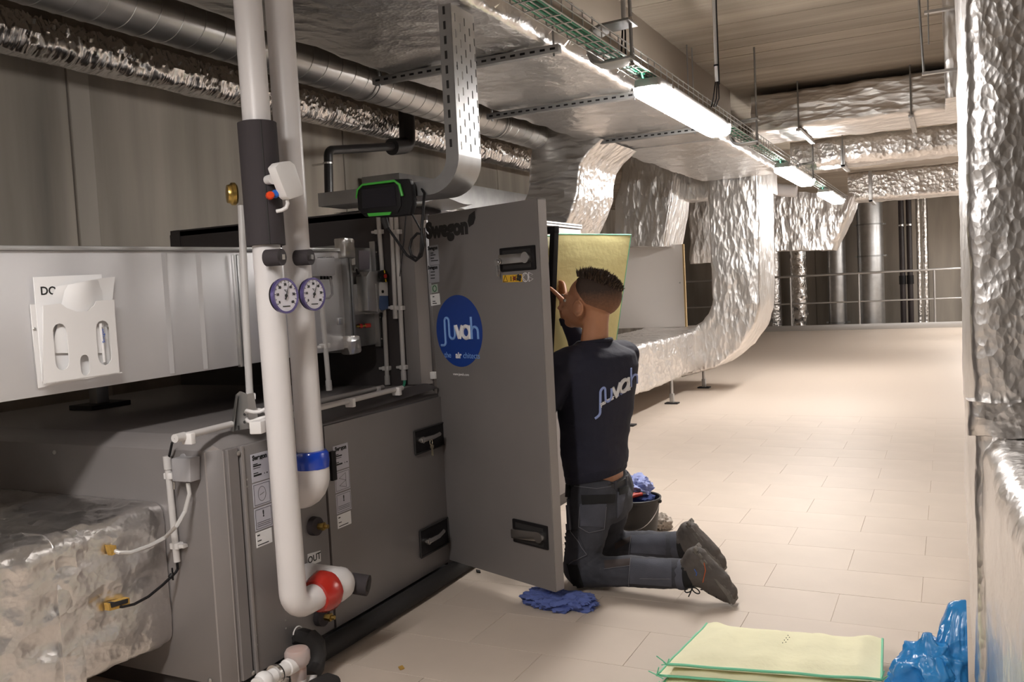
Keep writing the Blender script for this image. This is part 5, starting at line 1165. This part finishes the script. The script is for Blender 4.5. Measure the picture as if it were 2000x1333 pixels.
def limb(mb, pts, rs, n=18):
    P = [Vector(p) for p in pts]; path = []; rr = []
    # round the polyline a little
    for i in range(len(P)-1):
        for k in range(6):
            t = k/6; path.append(P[i].lerp(P[i+1], t)); rr.append(rs[i]+(rs[i+1]-rs[i])*t)
    path.append(P[-1]); rr.append(rs[-1])
    for _ in range(2):
        path = [path[0]]+[(path[i-1]+path[i]*2+path[i+1])/4 for i in range(1, len(path)-1)]+[path[-1]]
    mb.tube(path, rr, n)
    mb.sphere(P[0], rs[0], 14, 10); mb.sphere(P[-1], rs[-1], 14, 10)
deg = math.radians
SH_R, EL_R = Vector((-1.312, 3.80, .97)), Vector((-1.545, 3.93, .905)); WR_R = at(1104, 616, Y=3.85)
SH_L, EL_L, WR_L = Vector((-1.47, 3.415, .965)), Vector((-1.60, 3.385, .71)), Vector((-1.70, 3.56, .84))
HIP_L, KN_L, AN_L = Vector((-1.385, 3.51, .42)), Vector((-1.435, 3.45, .075)), Vector((-.985, 3.45, .105))
HIP_R, KN_R, AN_R = Vector((-1.375, 3.70, .42)), Vector((-1.455, 3.80, .075)), Vector((-1.11, 3.81, .112))
HC = at(1152, 592, Y=3.60); HF = Vector((-1, .04, .13)).normalized(); HR = HF.cross(Vector((0, 0, 1))).normalized(); HU = HR.cross(HF).normalized()
def hd_(f, r, u): return HC+HF*f*(1.22 if f > 0 else 1.0)+HR*r+HU*u
def hsphere(mb, c, rf, rr, ru, n=20, m_=14):
    R = []
    for i in range(m_+1):
        t = max(.01, min(PI-.01, PI*i/m_)); R.append([hd_(c[0]+rf*math.sin(t)*math.cos(2*PI*k/n), c[1]+rr*math.sin(t)*math.sin(2*PI*k/n), c[2]-ru*math.cos(t)) for k in range(n)])
    mb.rings(R)
# body: one continuous surface
B = MB()
hsphere(B, (-.028, 0, .035), .110, .080, .095); hsphere(B, (.03, 0, -.015), .068, .066, .09); hsphere(B, (.040, 0, -.068), .050, .052, .046); hsphere(B, (.066, 0, -.095), .026, .030, .022)
hsphere(B, (.082, 0, .022), .022, .045, .016); hsphere(B, (.066, .030, -.045), .03, .026, .035); hsphere(B, (.066, -.030, -.045), .03, .026, .035)
B.tube([hd_(.088, 0, .012), hd_(.104, 0, -.015), hd_(.117, 0, -.036), hd_(.098, 0, -.046)], [.010, .012, .0145, .011], 12)
hsphere(B, (.092, 0, -.066), .013, .024, .007, 12, 8); hsphere(B, (.089, 0, -.077), .013, .021, .007, 12, 8)
for s in (-1, 1):
    E_ = MB(); 
    B.tube([hd_(.014+.021*math.cos(a), s*(.080+.010*(math.cos(a) < 0)), -.022+.032*math.sin(a)) for a in [i*2*PI/16 for i in range(17)]], .0062, 8)
    hsphere(B, (.014, s*.077, -.024), .017, .007, .026, 12, 8); hsphere(B, (.016, s*.081, -.048), .010, .007, .012, 10, 8)
limb(B, [hd_(-.030, 0, -.02), hd_(-.035, 0, -.085), Vector((-1.392, 3.605, 1.045)), Vector((-1.40, 3.605, .96))], [.062, .056, .062, .09])
B.rings([ellip_ring((-1.405, 3.6, z), d, w_, deg(y)) for z, d, w_, y in ((.33, .10, .13, 0), (.45, .106, .15, 0), (.58, .098, .148, -3), (.75, .10, .155, -8), (.92, .10, .165, -14), (1.0, .075, .13, -16), (1.03, .05, .07, -16))])
limb(B, [SH_R, EL_R, WR_R], [.05, .04, .026]); limb(B, [SH_L, EL_L, WR_L], [.05, .04, .026])
limb(B, [HIP_L, KN_L+Vector((0, 0, .015))], [.07, .042]); limb(B, [KN_L+Vector((0, 0, .015)), AN_L], [.04, .03]); limb(B, [HIP_R, KN_R+Vector((0, 0, .015))], [.07, .042]); limb(B, [KN_R+Vector((0, 0, .015)), AN_R], [.04, .03])
for an, dx in ((AN_L, 0), (AN_R, 1)): limb(B, [an, an+Vector((.09, 0, -.01)), an+Vector((.16, 0, -.055))], [.03, .026, .018])
# right hand closed on the frame bar
PM = at(1102, 595, Y=3.835); bar_p = at(1081, 575, Y=YB)
limb(B, [WR_R, WR_R.lerp(PM, .6)], [.025, .028]); 
up_ = Vector((0, 0, 1)); tob = Vector((bar_p.x-PM.x, bar_p.y-PM.y, 0)).normalized()
hx = Vector((.3, .95, 0)).normalized()
for k, (dz, ln_) in enumerate(((.034, 1.0), (.012, 1.08), (-.010, 1.0), (-.030, .82))):
    k0 = PM+up_*(dz*.9+.012)+hx*.014; k1 = bar_p+up_*(dz+.018)+hx*.036+Vector((.030, 0, 0)); k2 = bar_p+up_*(dz+.028)+hx*.040+Vector((-.010, .004, 0))*ln_; k3 = bar_p+up_*(dz+.026)+hx*.018+Vector((-.034, .0, 0))*ln_
    limb(B, [PM+up_*dz*.5, k0, k1, k2, k3], [.0125, .0115, .0098, .0088, .0075], 10)
th1, th2, th3 = at(1096, 584, Y=3.815), at(1086, 573, Y=3.812), at(1075, 563, Y=3.822)
limb(B, [PM-up_*.018, PM+up_*.010], [.026, .024], 12); limb(B, [PM-up_*.012, th1, th2, th3], [.016, .0125, .0105, .0085], 10)
limb(B, [PM+up_*.018+hx*.004, PM-up_*.02+hx*.004], [.021, .022], 12)
# left hand under the filter, behind the door
LH = WR_L+Vector((-.035, .06, .035)); limb(B, [WR_L, LH], [.026, .030])
for k in range(4):
    o_ = Vector((.018*(k-1.5), .0, 0)); limb(B, [LH+o_*.8, LH+o_*1.15+Vector((-.012, .055, .028)), LH+o_*1.2+Vector((-.015, .085, .05)), LH+o_*1.2+Vector((-.012, .10, .075+.004*(k % 2)))], [.011, .0095, .0085, .0075], 10)
limb(B, [LH+Vector((.02, -.01, 0)), LH+Vector((.045, .025, .02)), LH+Vector((.05, .06, .045))], [.013, .011, .009], 10)
body_o, body_bv = place('body', remesh(B, .0045, 5, .5), skin, man)
# eyes, brows
eye_w = mat('eye_white', (.7, .66, .62), .3); iris = mat('dark_eye', (.02, .012, .008), .2)
for s in (-1, 1):
    e = MB(); hsphere(e, (.079, s*.031, .002), .012, .014, .0095, 12, 8); eo = mk('eye', e, eye_w, man)
    e = MB(); hsphere(e, (.0885, s*.033, .002), .0045, .0055, .006, 10, 6); mk('iris', e, iris, eo)
    e = MB().tube([hd_(.100, s*.014, .022), hd_(.099, s*.030, .027), hd_(.084, s*.050, .024)], [.0035, .004, .0025], 8, flat=.6); mk('eyebrow', e, hair_m, man)
# hair: short sides and a textured top
def skull(t, p, k):  # t polar from top, p azimuth (0 = front)
    return hd_(-.028+(.110+k)*math.sin(t)*math.cos(p), (.080+k)*math.sin(t)*math.sin(p), .035+(.095+k)*math.cos(t))
def low(p):  # lower hairline (polar angle)
    a = abs((p+PI) % (2*PI)-PI)/PI
    if a < .22: return .72+.9*a
    if a < .46: return .92+(a-.22)*4.4
    return 1.95+(a-.46)*.95
hs_ = MB(); NT, NP = 22, 72; rows = []
for i in range(NT+1):
    rows.append([skull(max(.01, low(2*PI*k/NP)*i/NT), 2*PI*k/NP, .006*(1-.75*(i/NT)**3)) for k in range(NP)])
hs_.rings(rows); mk('hair_sides', hs_, fade, man, disp=crumple(.0012, 160, 3))
tp = MB(); rows = []
def top_lim(p):
    a = abs((p+PI) % (2*PI)-PI)/PI; return min(low(p), .74 if a < .25 else .80+.95*max(0, a-.45))
for i in range(13):
    rows.append([skull(max(.01, top_lim(2*PI*k/60)*i/12), 2*PI*k/60, .008*(1-(i/12)**4)+.004*max(0, math.cos(2*PI*k/60))*(i/12)) for k in range(60)])
tp.rings(rows); ht = mk('hair_top', tp, hair_m, man, disp=crumple(.004, 60, 5))
random.seed(5); s1_, s2_ = MB(), MB()
for k in range(1900):
    p = random.uniform(-PI, PI); t_ = top_lim(p)*math.sqrt(random.random())*1.02; b0 = skull(t_, p, .008)
    fr_ = max(0, math.sin(t_)*math.cos(p)); nrm = (b0-hd_(-.02, 0, .02)).normalized()
    cl = Vector((noise.noise(b0*55), noise.noise(b0*55+Vector((9, 0, 0))), noise.noise(b0*55+Vector((0, 9, 0))))); L_ = random.uniform(.006, .020)+.014*max(0, cl.z)+.042*fr_**1.1*random.uniform(.35, 1)*(.75+.7*cl.x); d = (nrm*.7+HU*(.75+.7*fr_)+HF*(.30*fr_)-HF*.15+cl*.75+Vector((random.gauss(0, .16), random.gauss(0, .16), random.gauss(0, .08)))).normalized()
    w_ = d.cross(Vector((random.gauss(0, 1), random.gauss(0, 1), random.gauss(0, 1)))).normalized()*.0017; w2 = d.cross(w_)
    (s1_ if random.random() < .62 else s2_).add([b0-w_-w2, b0+w_-w2, b0+w2*1.5, b0+d*L_], [(0, 1, 3), (1, 2, 3), (2, 0, 3)])
for s_, m_ in ((s1_, hair_m), (s2_, hair_l)): mk('hair_strands', s_, m_, ht, smooth=False)['kind'] = 'stuff'
# sweatshirt
S = MB()
S.rings([ellip_ring((cx, 3.6+cy, z), d, w_, deg(y), tilt=tl) for z, cx, cy, d, w_, y, tl in ((.466, -1.408, 0, .118, .168, 0, -.2), (.494, -1.408, 0, .130, .180, 0, -.18), (.56, -1.41, 0, .132, .182, -3, -.08), (.70, -1.402, 0, .136, .190, -9, .05), (.84, -1.39, 0, .142, .205, -16, 0), (.94, -1.378, .004, .138, .212, -20, 0), (.99, -1.378, .006, .124, .195, -20, 0), (1.03, -1.392, .006, .088, .135, -16, 0), (1.055, -1.392, .006, .070, .085, -16, 0))])
limb(S, [Vector((-1.36, 3.70, .97)), SH_R, EL_R, WR_R.lerp(EL_R, .12)], [.085, .074, .058, .040]); limb(S, [Vector((-1.43, 3.52, .965)), SH_L, EL_L, WR_L.lerp(EL_L, .12)], [.085, .074, .058, .040])
def folds(c):
    q = Vector((c.x*6, c.y*6, c.z*9+2*c.x)); low_ = max(0, 1-abs(c.z-.60)/.22); sh_ = max(0, 1-abs(c.z-1.0)/.10)
    return .010*noise.noise(q)*(.3+low_)+.006*(noise.ridged_multi_fractal(Vector((c.x*4, c.y*4+c.z*3, c.z*8)), .9, 2.1, 3, 1, 2)-1.0)*(.25+low_+.7*sh_)
sw_o, sw_bv = place('sweatshirt', remesh(S, .0065, 8, .5, folds), navy, man)
mk('collar', MB().tube([Vector(p)+Vector((0, 0, 1.052)) for p in [Vector((-1.392, 3.606, 0))+Vector((math.cos(a)*.072, math.sin(a)*.078, .006*math.cos(a))) for a in [i*2*PI/30 for i in range(31)]]], .0105, 10), rib_m, man)
hem = [p for p in ellip_ring((-1.408, 3.6, .472), .121, .171, 0, 48, -.2)]
mk('hem_band', MB().rings([[p+(p-Vector((-1.408, 3.6, p.z)))*q+Vector((0, 0, z)) for p in hem] for q, z in ((.0, -.012), (.03, -.005), (.045, .02), (.03, .042), (0, .045))]), rib_m, man)
mk('cuff', MB().tube([WR_R.lerp(EL_R, .13), WR_R.lerp(EL_R, .02)], [.041, .036], 18), rib_m, man); mk('cuff', MB().tube([WR_L.lerp(EL_L, .13), WR_L.lerp(EL_L, .02)], [.041, .036], 18), rib_m, man)
# trousers
T = MB()
T.rings([ellip_ring((cx, 3.605, z), d, w_, 0) for z, cx, d, w_ in ((.452, -1.405, .112, .160), (.43, -1.405, .118, .166), (.37, -1.395, .128, .176), (.31, -1.392, .125, .172), (.27, -1.395, .10, .14))])
for HP, KN, AN in ((HIP_L, KN_L, AN_L), (HIP_R, KN_R, AN_R)):
    limb(T, [HP+Vector((-.01, 0, -.03)), HP.lerp(KN, .5)+Vector((-.005, 0, 0)), KN+Vector((-.012, 0, .012))], [.108, .090, .074]); limb(T, [KN+Vector((-.005, 0, .0)), KN.lerp(AN, .45)+Vector((0, 0, .005)), AN], [.070, .066, .058])
def tf(c):
    kn = math.exp(-((c.z-.12)/.09)**2)
    v = .004*noise.noise(c*9)+.007*(noise.ridged_multi_fractal(Vector((c.x*11, c.y*7, c.z*16)), .9, 2.1, 3, 1, 2)-1.0)*(.35+.5*kn)
    return v if c.z > .012 else min(v, 0)
tm = remesh(T, .0065, 6, .5, tf)
for v in tm.vertices: v.co.z = max(v.co.z, .003)
tr_o, tr_bv = place('trousers', tm, denim, man)
# pieces sewn on, laid on the surface
def hit(x, y, bv, off):
    d = (RX*((x-1000)/F_PX)-UY*((y-666.5)/F_PX)+FZ).normalized(); C = Vector((0, 0, CAM_H)); p, n, i, ds = bv.ray_cast(C, d)
    if p is None: return None
    if n.dot(d) > 0: n = -n
    return p+n*off, n
def patch(name, q, bv, m, parent, th=.004, n=10):
    """cloth piece sewn over the area whose corners are seen at the four pixels q"""
    P = {}; mb = MB()
    for i in range(n+1):
        for j in range(n+1):
            a, b = i/n, j/n; x = (q[0][0]*(1-a)+q[1][0]*a)*(1-b)+(q[3][0]*(1-a)+q[2][0]*a)*b; y = (q[0][1]*(1-a)+q[1][1]*a)*(1-b)+(q[3][1]*(1-a)+q[2][1]*a)*b
            h_ = hit(x, y, bv, th); P[i, j] = h_
    base = {}
    for k, h_ in P.items():
        if h_: base[k] = len(mb.v); mb.v.append(tuple(h_[0])); mb.v.append(tuple(h_[0]-h_[1]*(th+.006)))
    ok = lambda *ks: all(k in base for k in ks) and max((Vector(mb.v[base[a]])-Vector(mb.v[base[b]])).length for a in ks for b in ks) < .12
    for i in range(n):
        for j in range(n):
            ks = ((i, j), (i+1, j), (i+1, j+1), (i, j+1))
            if ok(*ks):
                mb.f.append(tuple(base[k] for k in ks))
                for (k1, k2), brd in zip(zip(ks, ks[1:]+ks[:1]), (j == 0, i == n-1, j == n-1, i == 0)):
                    if brd: mb.f.append((base[k1], base[k2], base[k2]+1, base[k1]+1))
    if mb.f: return mk(name, mb, m, parent, fixn=False)
def seam(name, pts, bv, m, parent, r=.0014, off=.0015):
    P = []
    for a, b in zip(pts, pts[1:]):
        k = max(2, int(math.hypot(b[0]-a[0], b[1]-a[1])/5))
        for i in range(k): P.append((a[0]+(b[0]-a[0])*i/k, a[1]+(b[1]-a[1])*i/k))
    P.append(pts[-1]); mb = MB(); run = []
    for p in P:
        h_ = hit(*p, bv, off)
        if h_ and (not run or (h_[0]-run[-1]).length < .06): run.append(h_[0])
        else:
            if len(run) > 2: mb.tube(run, r, 5)
            run = [h_[0]] if h_ else []
    if len(run) > 2: mb.tube(run, r, 5)
    if mb.f: return mk(name, mb, m, parent)
bp = patch('back_pocket', [(1133, 985), (1184, 984), (1180, 1030), (1134, 1028)], tr_bv, denim_l, tr_o, .004)
patch('pocket_flap', [(1136, 968), (1200, 966), (1198, 982), (1138, 986)], tr_bv, black_cl, tr_o, .007)
seam('stitching', [(1134, 990), (1131, 1030), (1150, 1041), (1178, 1034), (1183, 990)], tr_bv, stitch, tr_o, off=.006)
patch('back_pocket', [(1205, 962), (1222, 958), (1214, 1000), (1205, 1012)], tr_bv, denim_l, tr_o, .004); patch('pocket_flap', [(1207, 955), (1226, 950), (1224, 964), (1208, 968)], tr_bv, black_cl, tr_o, .007)
patch('thigh_pocket', [(1090, 975), (1112, 975), (1116, 1035), (1092, 1040)], tr_bv, denim_l, tr_o, .008); patch('thigh_pocket', [(1098, 1045), (1126, 1036), (1146, 1082), (1112, 1100)], tr_bv, denim, tr_o, .007)
seam('stitching', [(1112, 972), (1117, 1038), (1146, 1082), (1113, 1102)], tr_bv, stitch, tr_o, off=.010)
seam('stitching', [(1122, 950), (1165, 955), (1210, 948)], tr_bv, stitch, tr_o)
patch('tool_pouch', [(1085, 940), (1116, 945), (1114, 972), (1088, 970)], tr_bv, black_cl, tr_o, .012)
patch('knee_pad', [(1108, 1102), (1128, 1104), (1140, 1146), (1120, 1148)], tr_bv, black_cl, tr_o, .006)
patch('stretch_panel', [(1180, 1096), (1232, 1092), (1230, 1106), (1182, 1112)], tr_bv, knee_br, tr_o, .003); patch('stretch_panel', [(1200, 1062), (1234, 1048), (1232, 1058), (1202, 1074)], tr_bv, knee_br, tr_o, .003)
patch('shin_panel', [(1232, 1092), (1312, 1094), (1312, 1146), (1230, 1140)], tr_bv, denim_l, tr_o, .003); patch('shin_panel', [(1234, 1047), (1300, 1043), (1300, 1084), (1232, 1080)], tr_bv, denim_l, tr_o, .003)
seam('stitching', [(1232, 1092), (1228, 1145)], tr_bv, stitch, tr_o, off=.005); seam('stitching', [(1180, 1112), (1230, 1106)], tr_bv, stitch, tr_o, off=.004); seam('stitching', [(1250, 1130), (1310, 1131)], tr_bv, stitch, tr_o, off=.005); seam('stitching', [(1233, 1048), (1229, 1082)], tr_bv, stitch, tr_o, off=.005)
wb_ = ellip_ring((-1.405, 3.605, .438), .121, .170, 0, 48)
mk('belt', MB().rings([[p+(p-Vector((-1.405, 3.605, p.z)))*q+Vector((0, 0, z)) for p in wb_] for q, z in ((.0, -.012), (.02, -.011), (.02, .010), (0, .011))]), mat('grey_belt', (.03, .03, .034), .7), tr_o)
for a in (-.5, .1, .7, 1.6, -1.4, 2.6, -2.5):
    c_ = Vector((-1.405+.128*math.cos(a), 3.605+.176*math.sin(a), .438)); mk('belt_loop', MB().obox(c_, (-math.sin(a), math.cos(a), 0), (0, 0, 1), (math.cos(a), math.sin(a), 0), .012, .04, .006), denim, tr_o)
for AN, KN in ((AN_L, KN_L), (AN_R, KN_R)):
    d = (AN-KN).normalized(); mk('trouser_cuff', MB().tube([AN-d*.025, AN-d*.012, AN+d*.006], [.061, .063, .062], 22), denim_l, tr_o)
# boots
def boot(off):
    o_ = Vector(off); P = lambda x, z, y=0: Vector((x, 3.45+y, z))+o_
    U_ = MB(); limb(U_, [P(-.995, .105), P(-.955, .125), P(-.935, .175)], [.054, .058, .050]); limb(U_, [P(-.955, .118), P(-.90, .112), P(-.855, .078), P(-.815, .05)], [.058, .056, .052, .042])
    limb(U_, [P(-.935, .172), P(-.89, .125), P(-.845, .082)], [.048, .052, .050])
    um = remesh(U_, .005, 5, .5, crumple(.002, 40, 7))
    for v in um.vertices: v.co.z = max(v.co.z, .004)
    b_, bv = place('boot', um, boot_m, man)
    line = [P(-.928, .222), P(-.893, .178), P(-.860, .138), P(-.828, .098), P(-.797, .058), P(-.785, .022)]; ws = [.034, .042, .042, .050, .052, .040]; R = []
    for i, (p, w_) in enumerate(zip(line, ws)):
        dT = (line[min(i+1, 5)]-line[max(i-1, 0)]).normalized(); nn = Vector((-dT.z, 0, dT.x))*1.0
        if nn.x < 0: nn = -nn
        R.append([p+Vector((0, w_*math.cos(a)*1.05, 0))+nn*(.015*math.sin(a)-.010) for a in [2*PI*k/14 for k in range(14)]])
    so = MB().rings(R); so_ = mk('sole', so, sole_m, b_, bevel=.0)
    for i in range(10):
        t = i/9*4.9; k = int(t); p = line[k].lerp(line[k+1], t-k); dT = (line[k+1]-line[k]).normalized(); nn = Vector((-dT.z, 0, dT.x)); nn = nn if nn.x > 0 else -nn
        for sy in (-1, 1): mk('tread_lug', MB().obox(p-nn*.001+Vector((0, sy*.021, 0)), dT, (0, 1, 0), nn, .021, .036, .011), sole_m, b_, bevel=.004)
    mk('ankle_collar', MB().tube([P(-1.0, .105), P(-.975, .11), P(-.955, .118)], [.056, .060, .060], 20), black_cl, b_)
    lc = MB()
    for i in range(4):
        p = P(-.94+.03*i, .072-.012*i, -.0); lc.tube([p+Vector((0, -.042, .004)), p+Vector((0, 0, -.010)), p+Vector((0, .042, .004))], .0028, 6)
    lp = P(-.945, .070, -.040); 
    for s_ in (-1, 1): lc.tube([lp+Vector((.015*s_+.015*math.cos(a)*s_, -.003, -.012-.010*math.sin(a)-.006*math.cos(a))) for a in [PI+2*PI*i/14 for i in range(15)]], .0026, 6)
    lc.tube([lp+Vector((0, 0, .02)), lp, lp+Vector((-.006, -.004, -.020)), lp+Vector((-.016, -.004, -.040))], .0026, 6)
    mk('laces', lc, black_cl, b_)
    return b_, bv
bL, bLv = boot((0, 0, 0)); bR, bRv = boot((-.125, .36, 0))
seam('orange_trim', [(1375, 1100), (1378, 1115), (1373, 1138)], bLv, mat('orange_trim', (.45, .10, .03), .6), bL, r=.002, off=.002); seam('blue_trim', [(1356, 1112), (1361, 1120), (1360, 1125)], bLv, mat('blue_trim', (.05, .12, .4), .6), bL, r=.002, off=.002)
# lettering on the back
def back_stroke(P, r, m, name='wordmark_strokes'):
    return seam(name, P, sw_bv, m, sw_o, r=r, off=.002)
pb2 = mat('pale_blue_flock', s2l(150, 165, 215), .8); wf = mat('white_flock', s2l(225, 222, 222), .8)
def lw_(a, b): # wordmark plane -> pixel on the back, a along, b up
    x = 1203+a*36; return (x, 762-(x-1203)*.66-b*46)
S_ = lambda L_: [lw_(*p) for p in L_]
back_stroke(S_([(-1.15, -.62), (-1.03, -.62)]+cur((-1.0, -.48), .13, -90, 0, 5)+[(-.86, .30)]+cur((-.73, .32), .13, 180, 0, 8)+[(-.58, -.10)]+cur((-.42, -.10), .16, 180, 360, 8)+[(-.26, .20)]), .0055, pb2)
back_stroke(S_([(-.2, .2), (.0, -.28), (.2, .2)]), .0085, wf); back_stroke(S_(cur((.42, -.04), .23, 0, 360, 16)), .0085, wf); back_stroke(S_([(.66, .2), (.66, -.28)]), .008, wf)
back_stroke(S_([(.80, .52), (.80, -.28)]), .0055, pb2); back_stroke(S_([(.80, -.0)]+cur((.96, -.02), .16, 170, 0, 8)+[(1.12, -.28)]), .0055, pb2)
def back_text(s, xy, slope, size, m, bold=0):
    """small lettering wrapped on to the cloth"""
    h_ = hit(*xy, sw_bv, .003)
    if not h_: return
    h2 = hit(xy[0]+6, xy[1]+6*slope, sw_bv, .003)
    u = (h2[0]-h_[0]).normalized() if h2 else Vector((0, -1, 0)); n = h_[1]; v = n.cross(u).normalized(); u = v.cross(n)
    lettering(s, size, h_[0], u, v, m, sw_o, bold=bold, ext=.001)
back_text('partner', (1185, 783), -.6, .026, wf, .0008); back_text('of the', (1211, 769), -.62, .024, pb2); back_text('air', (1228, 759), -.62, .026, wf, .0008)
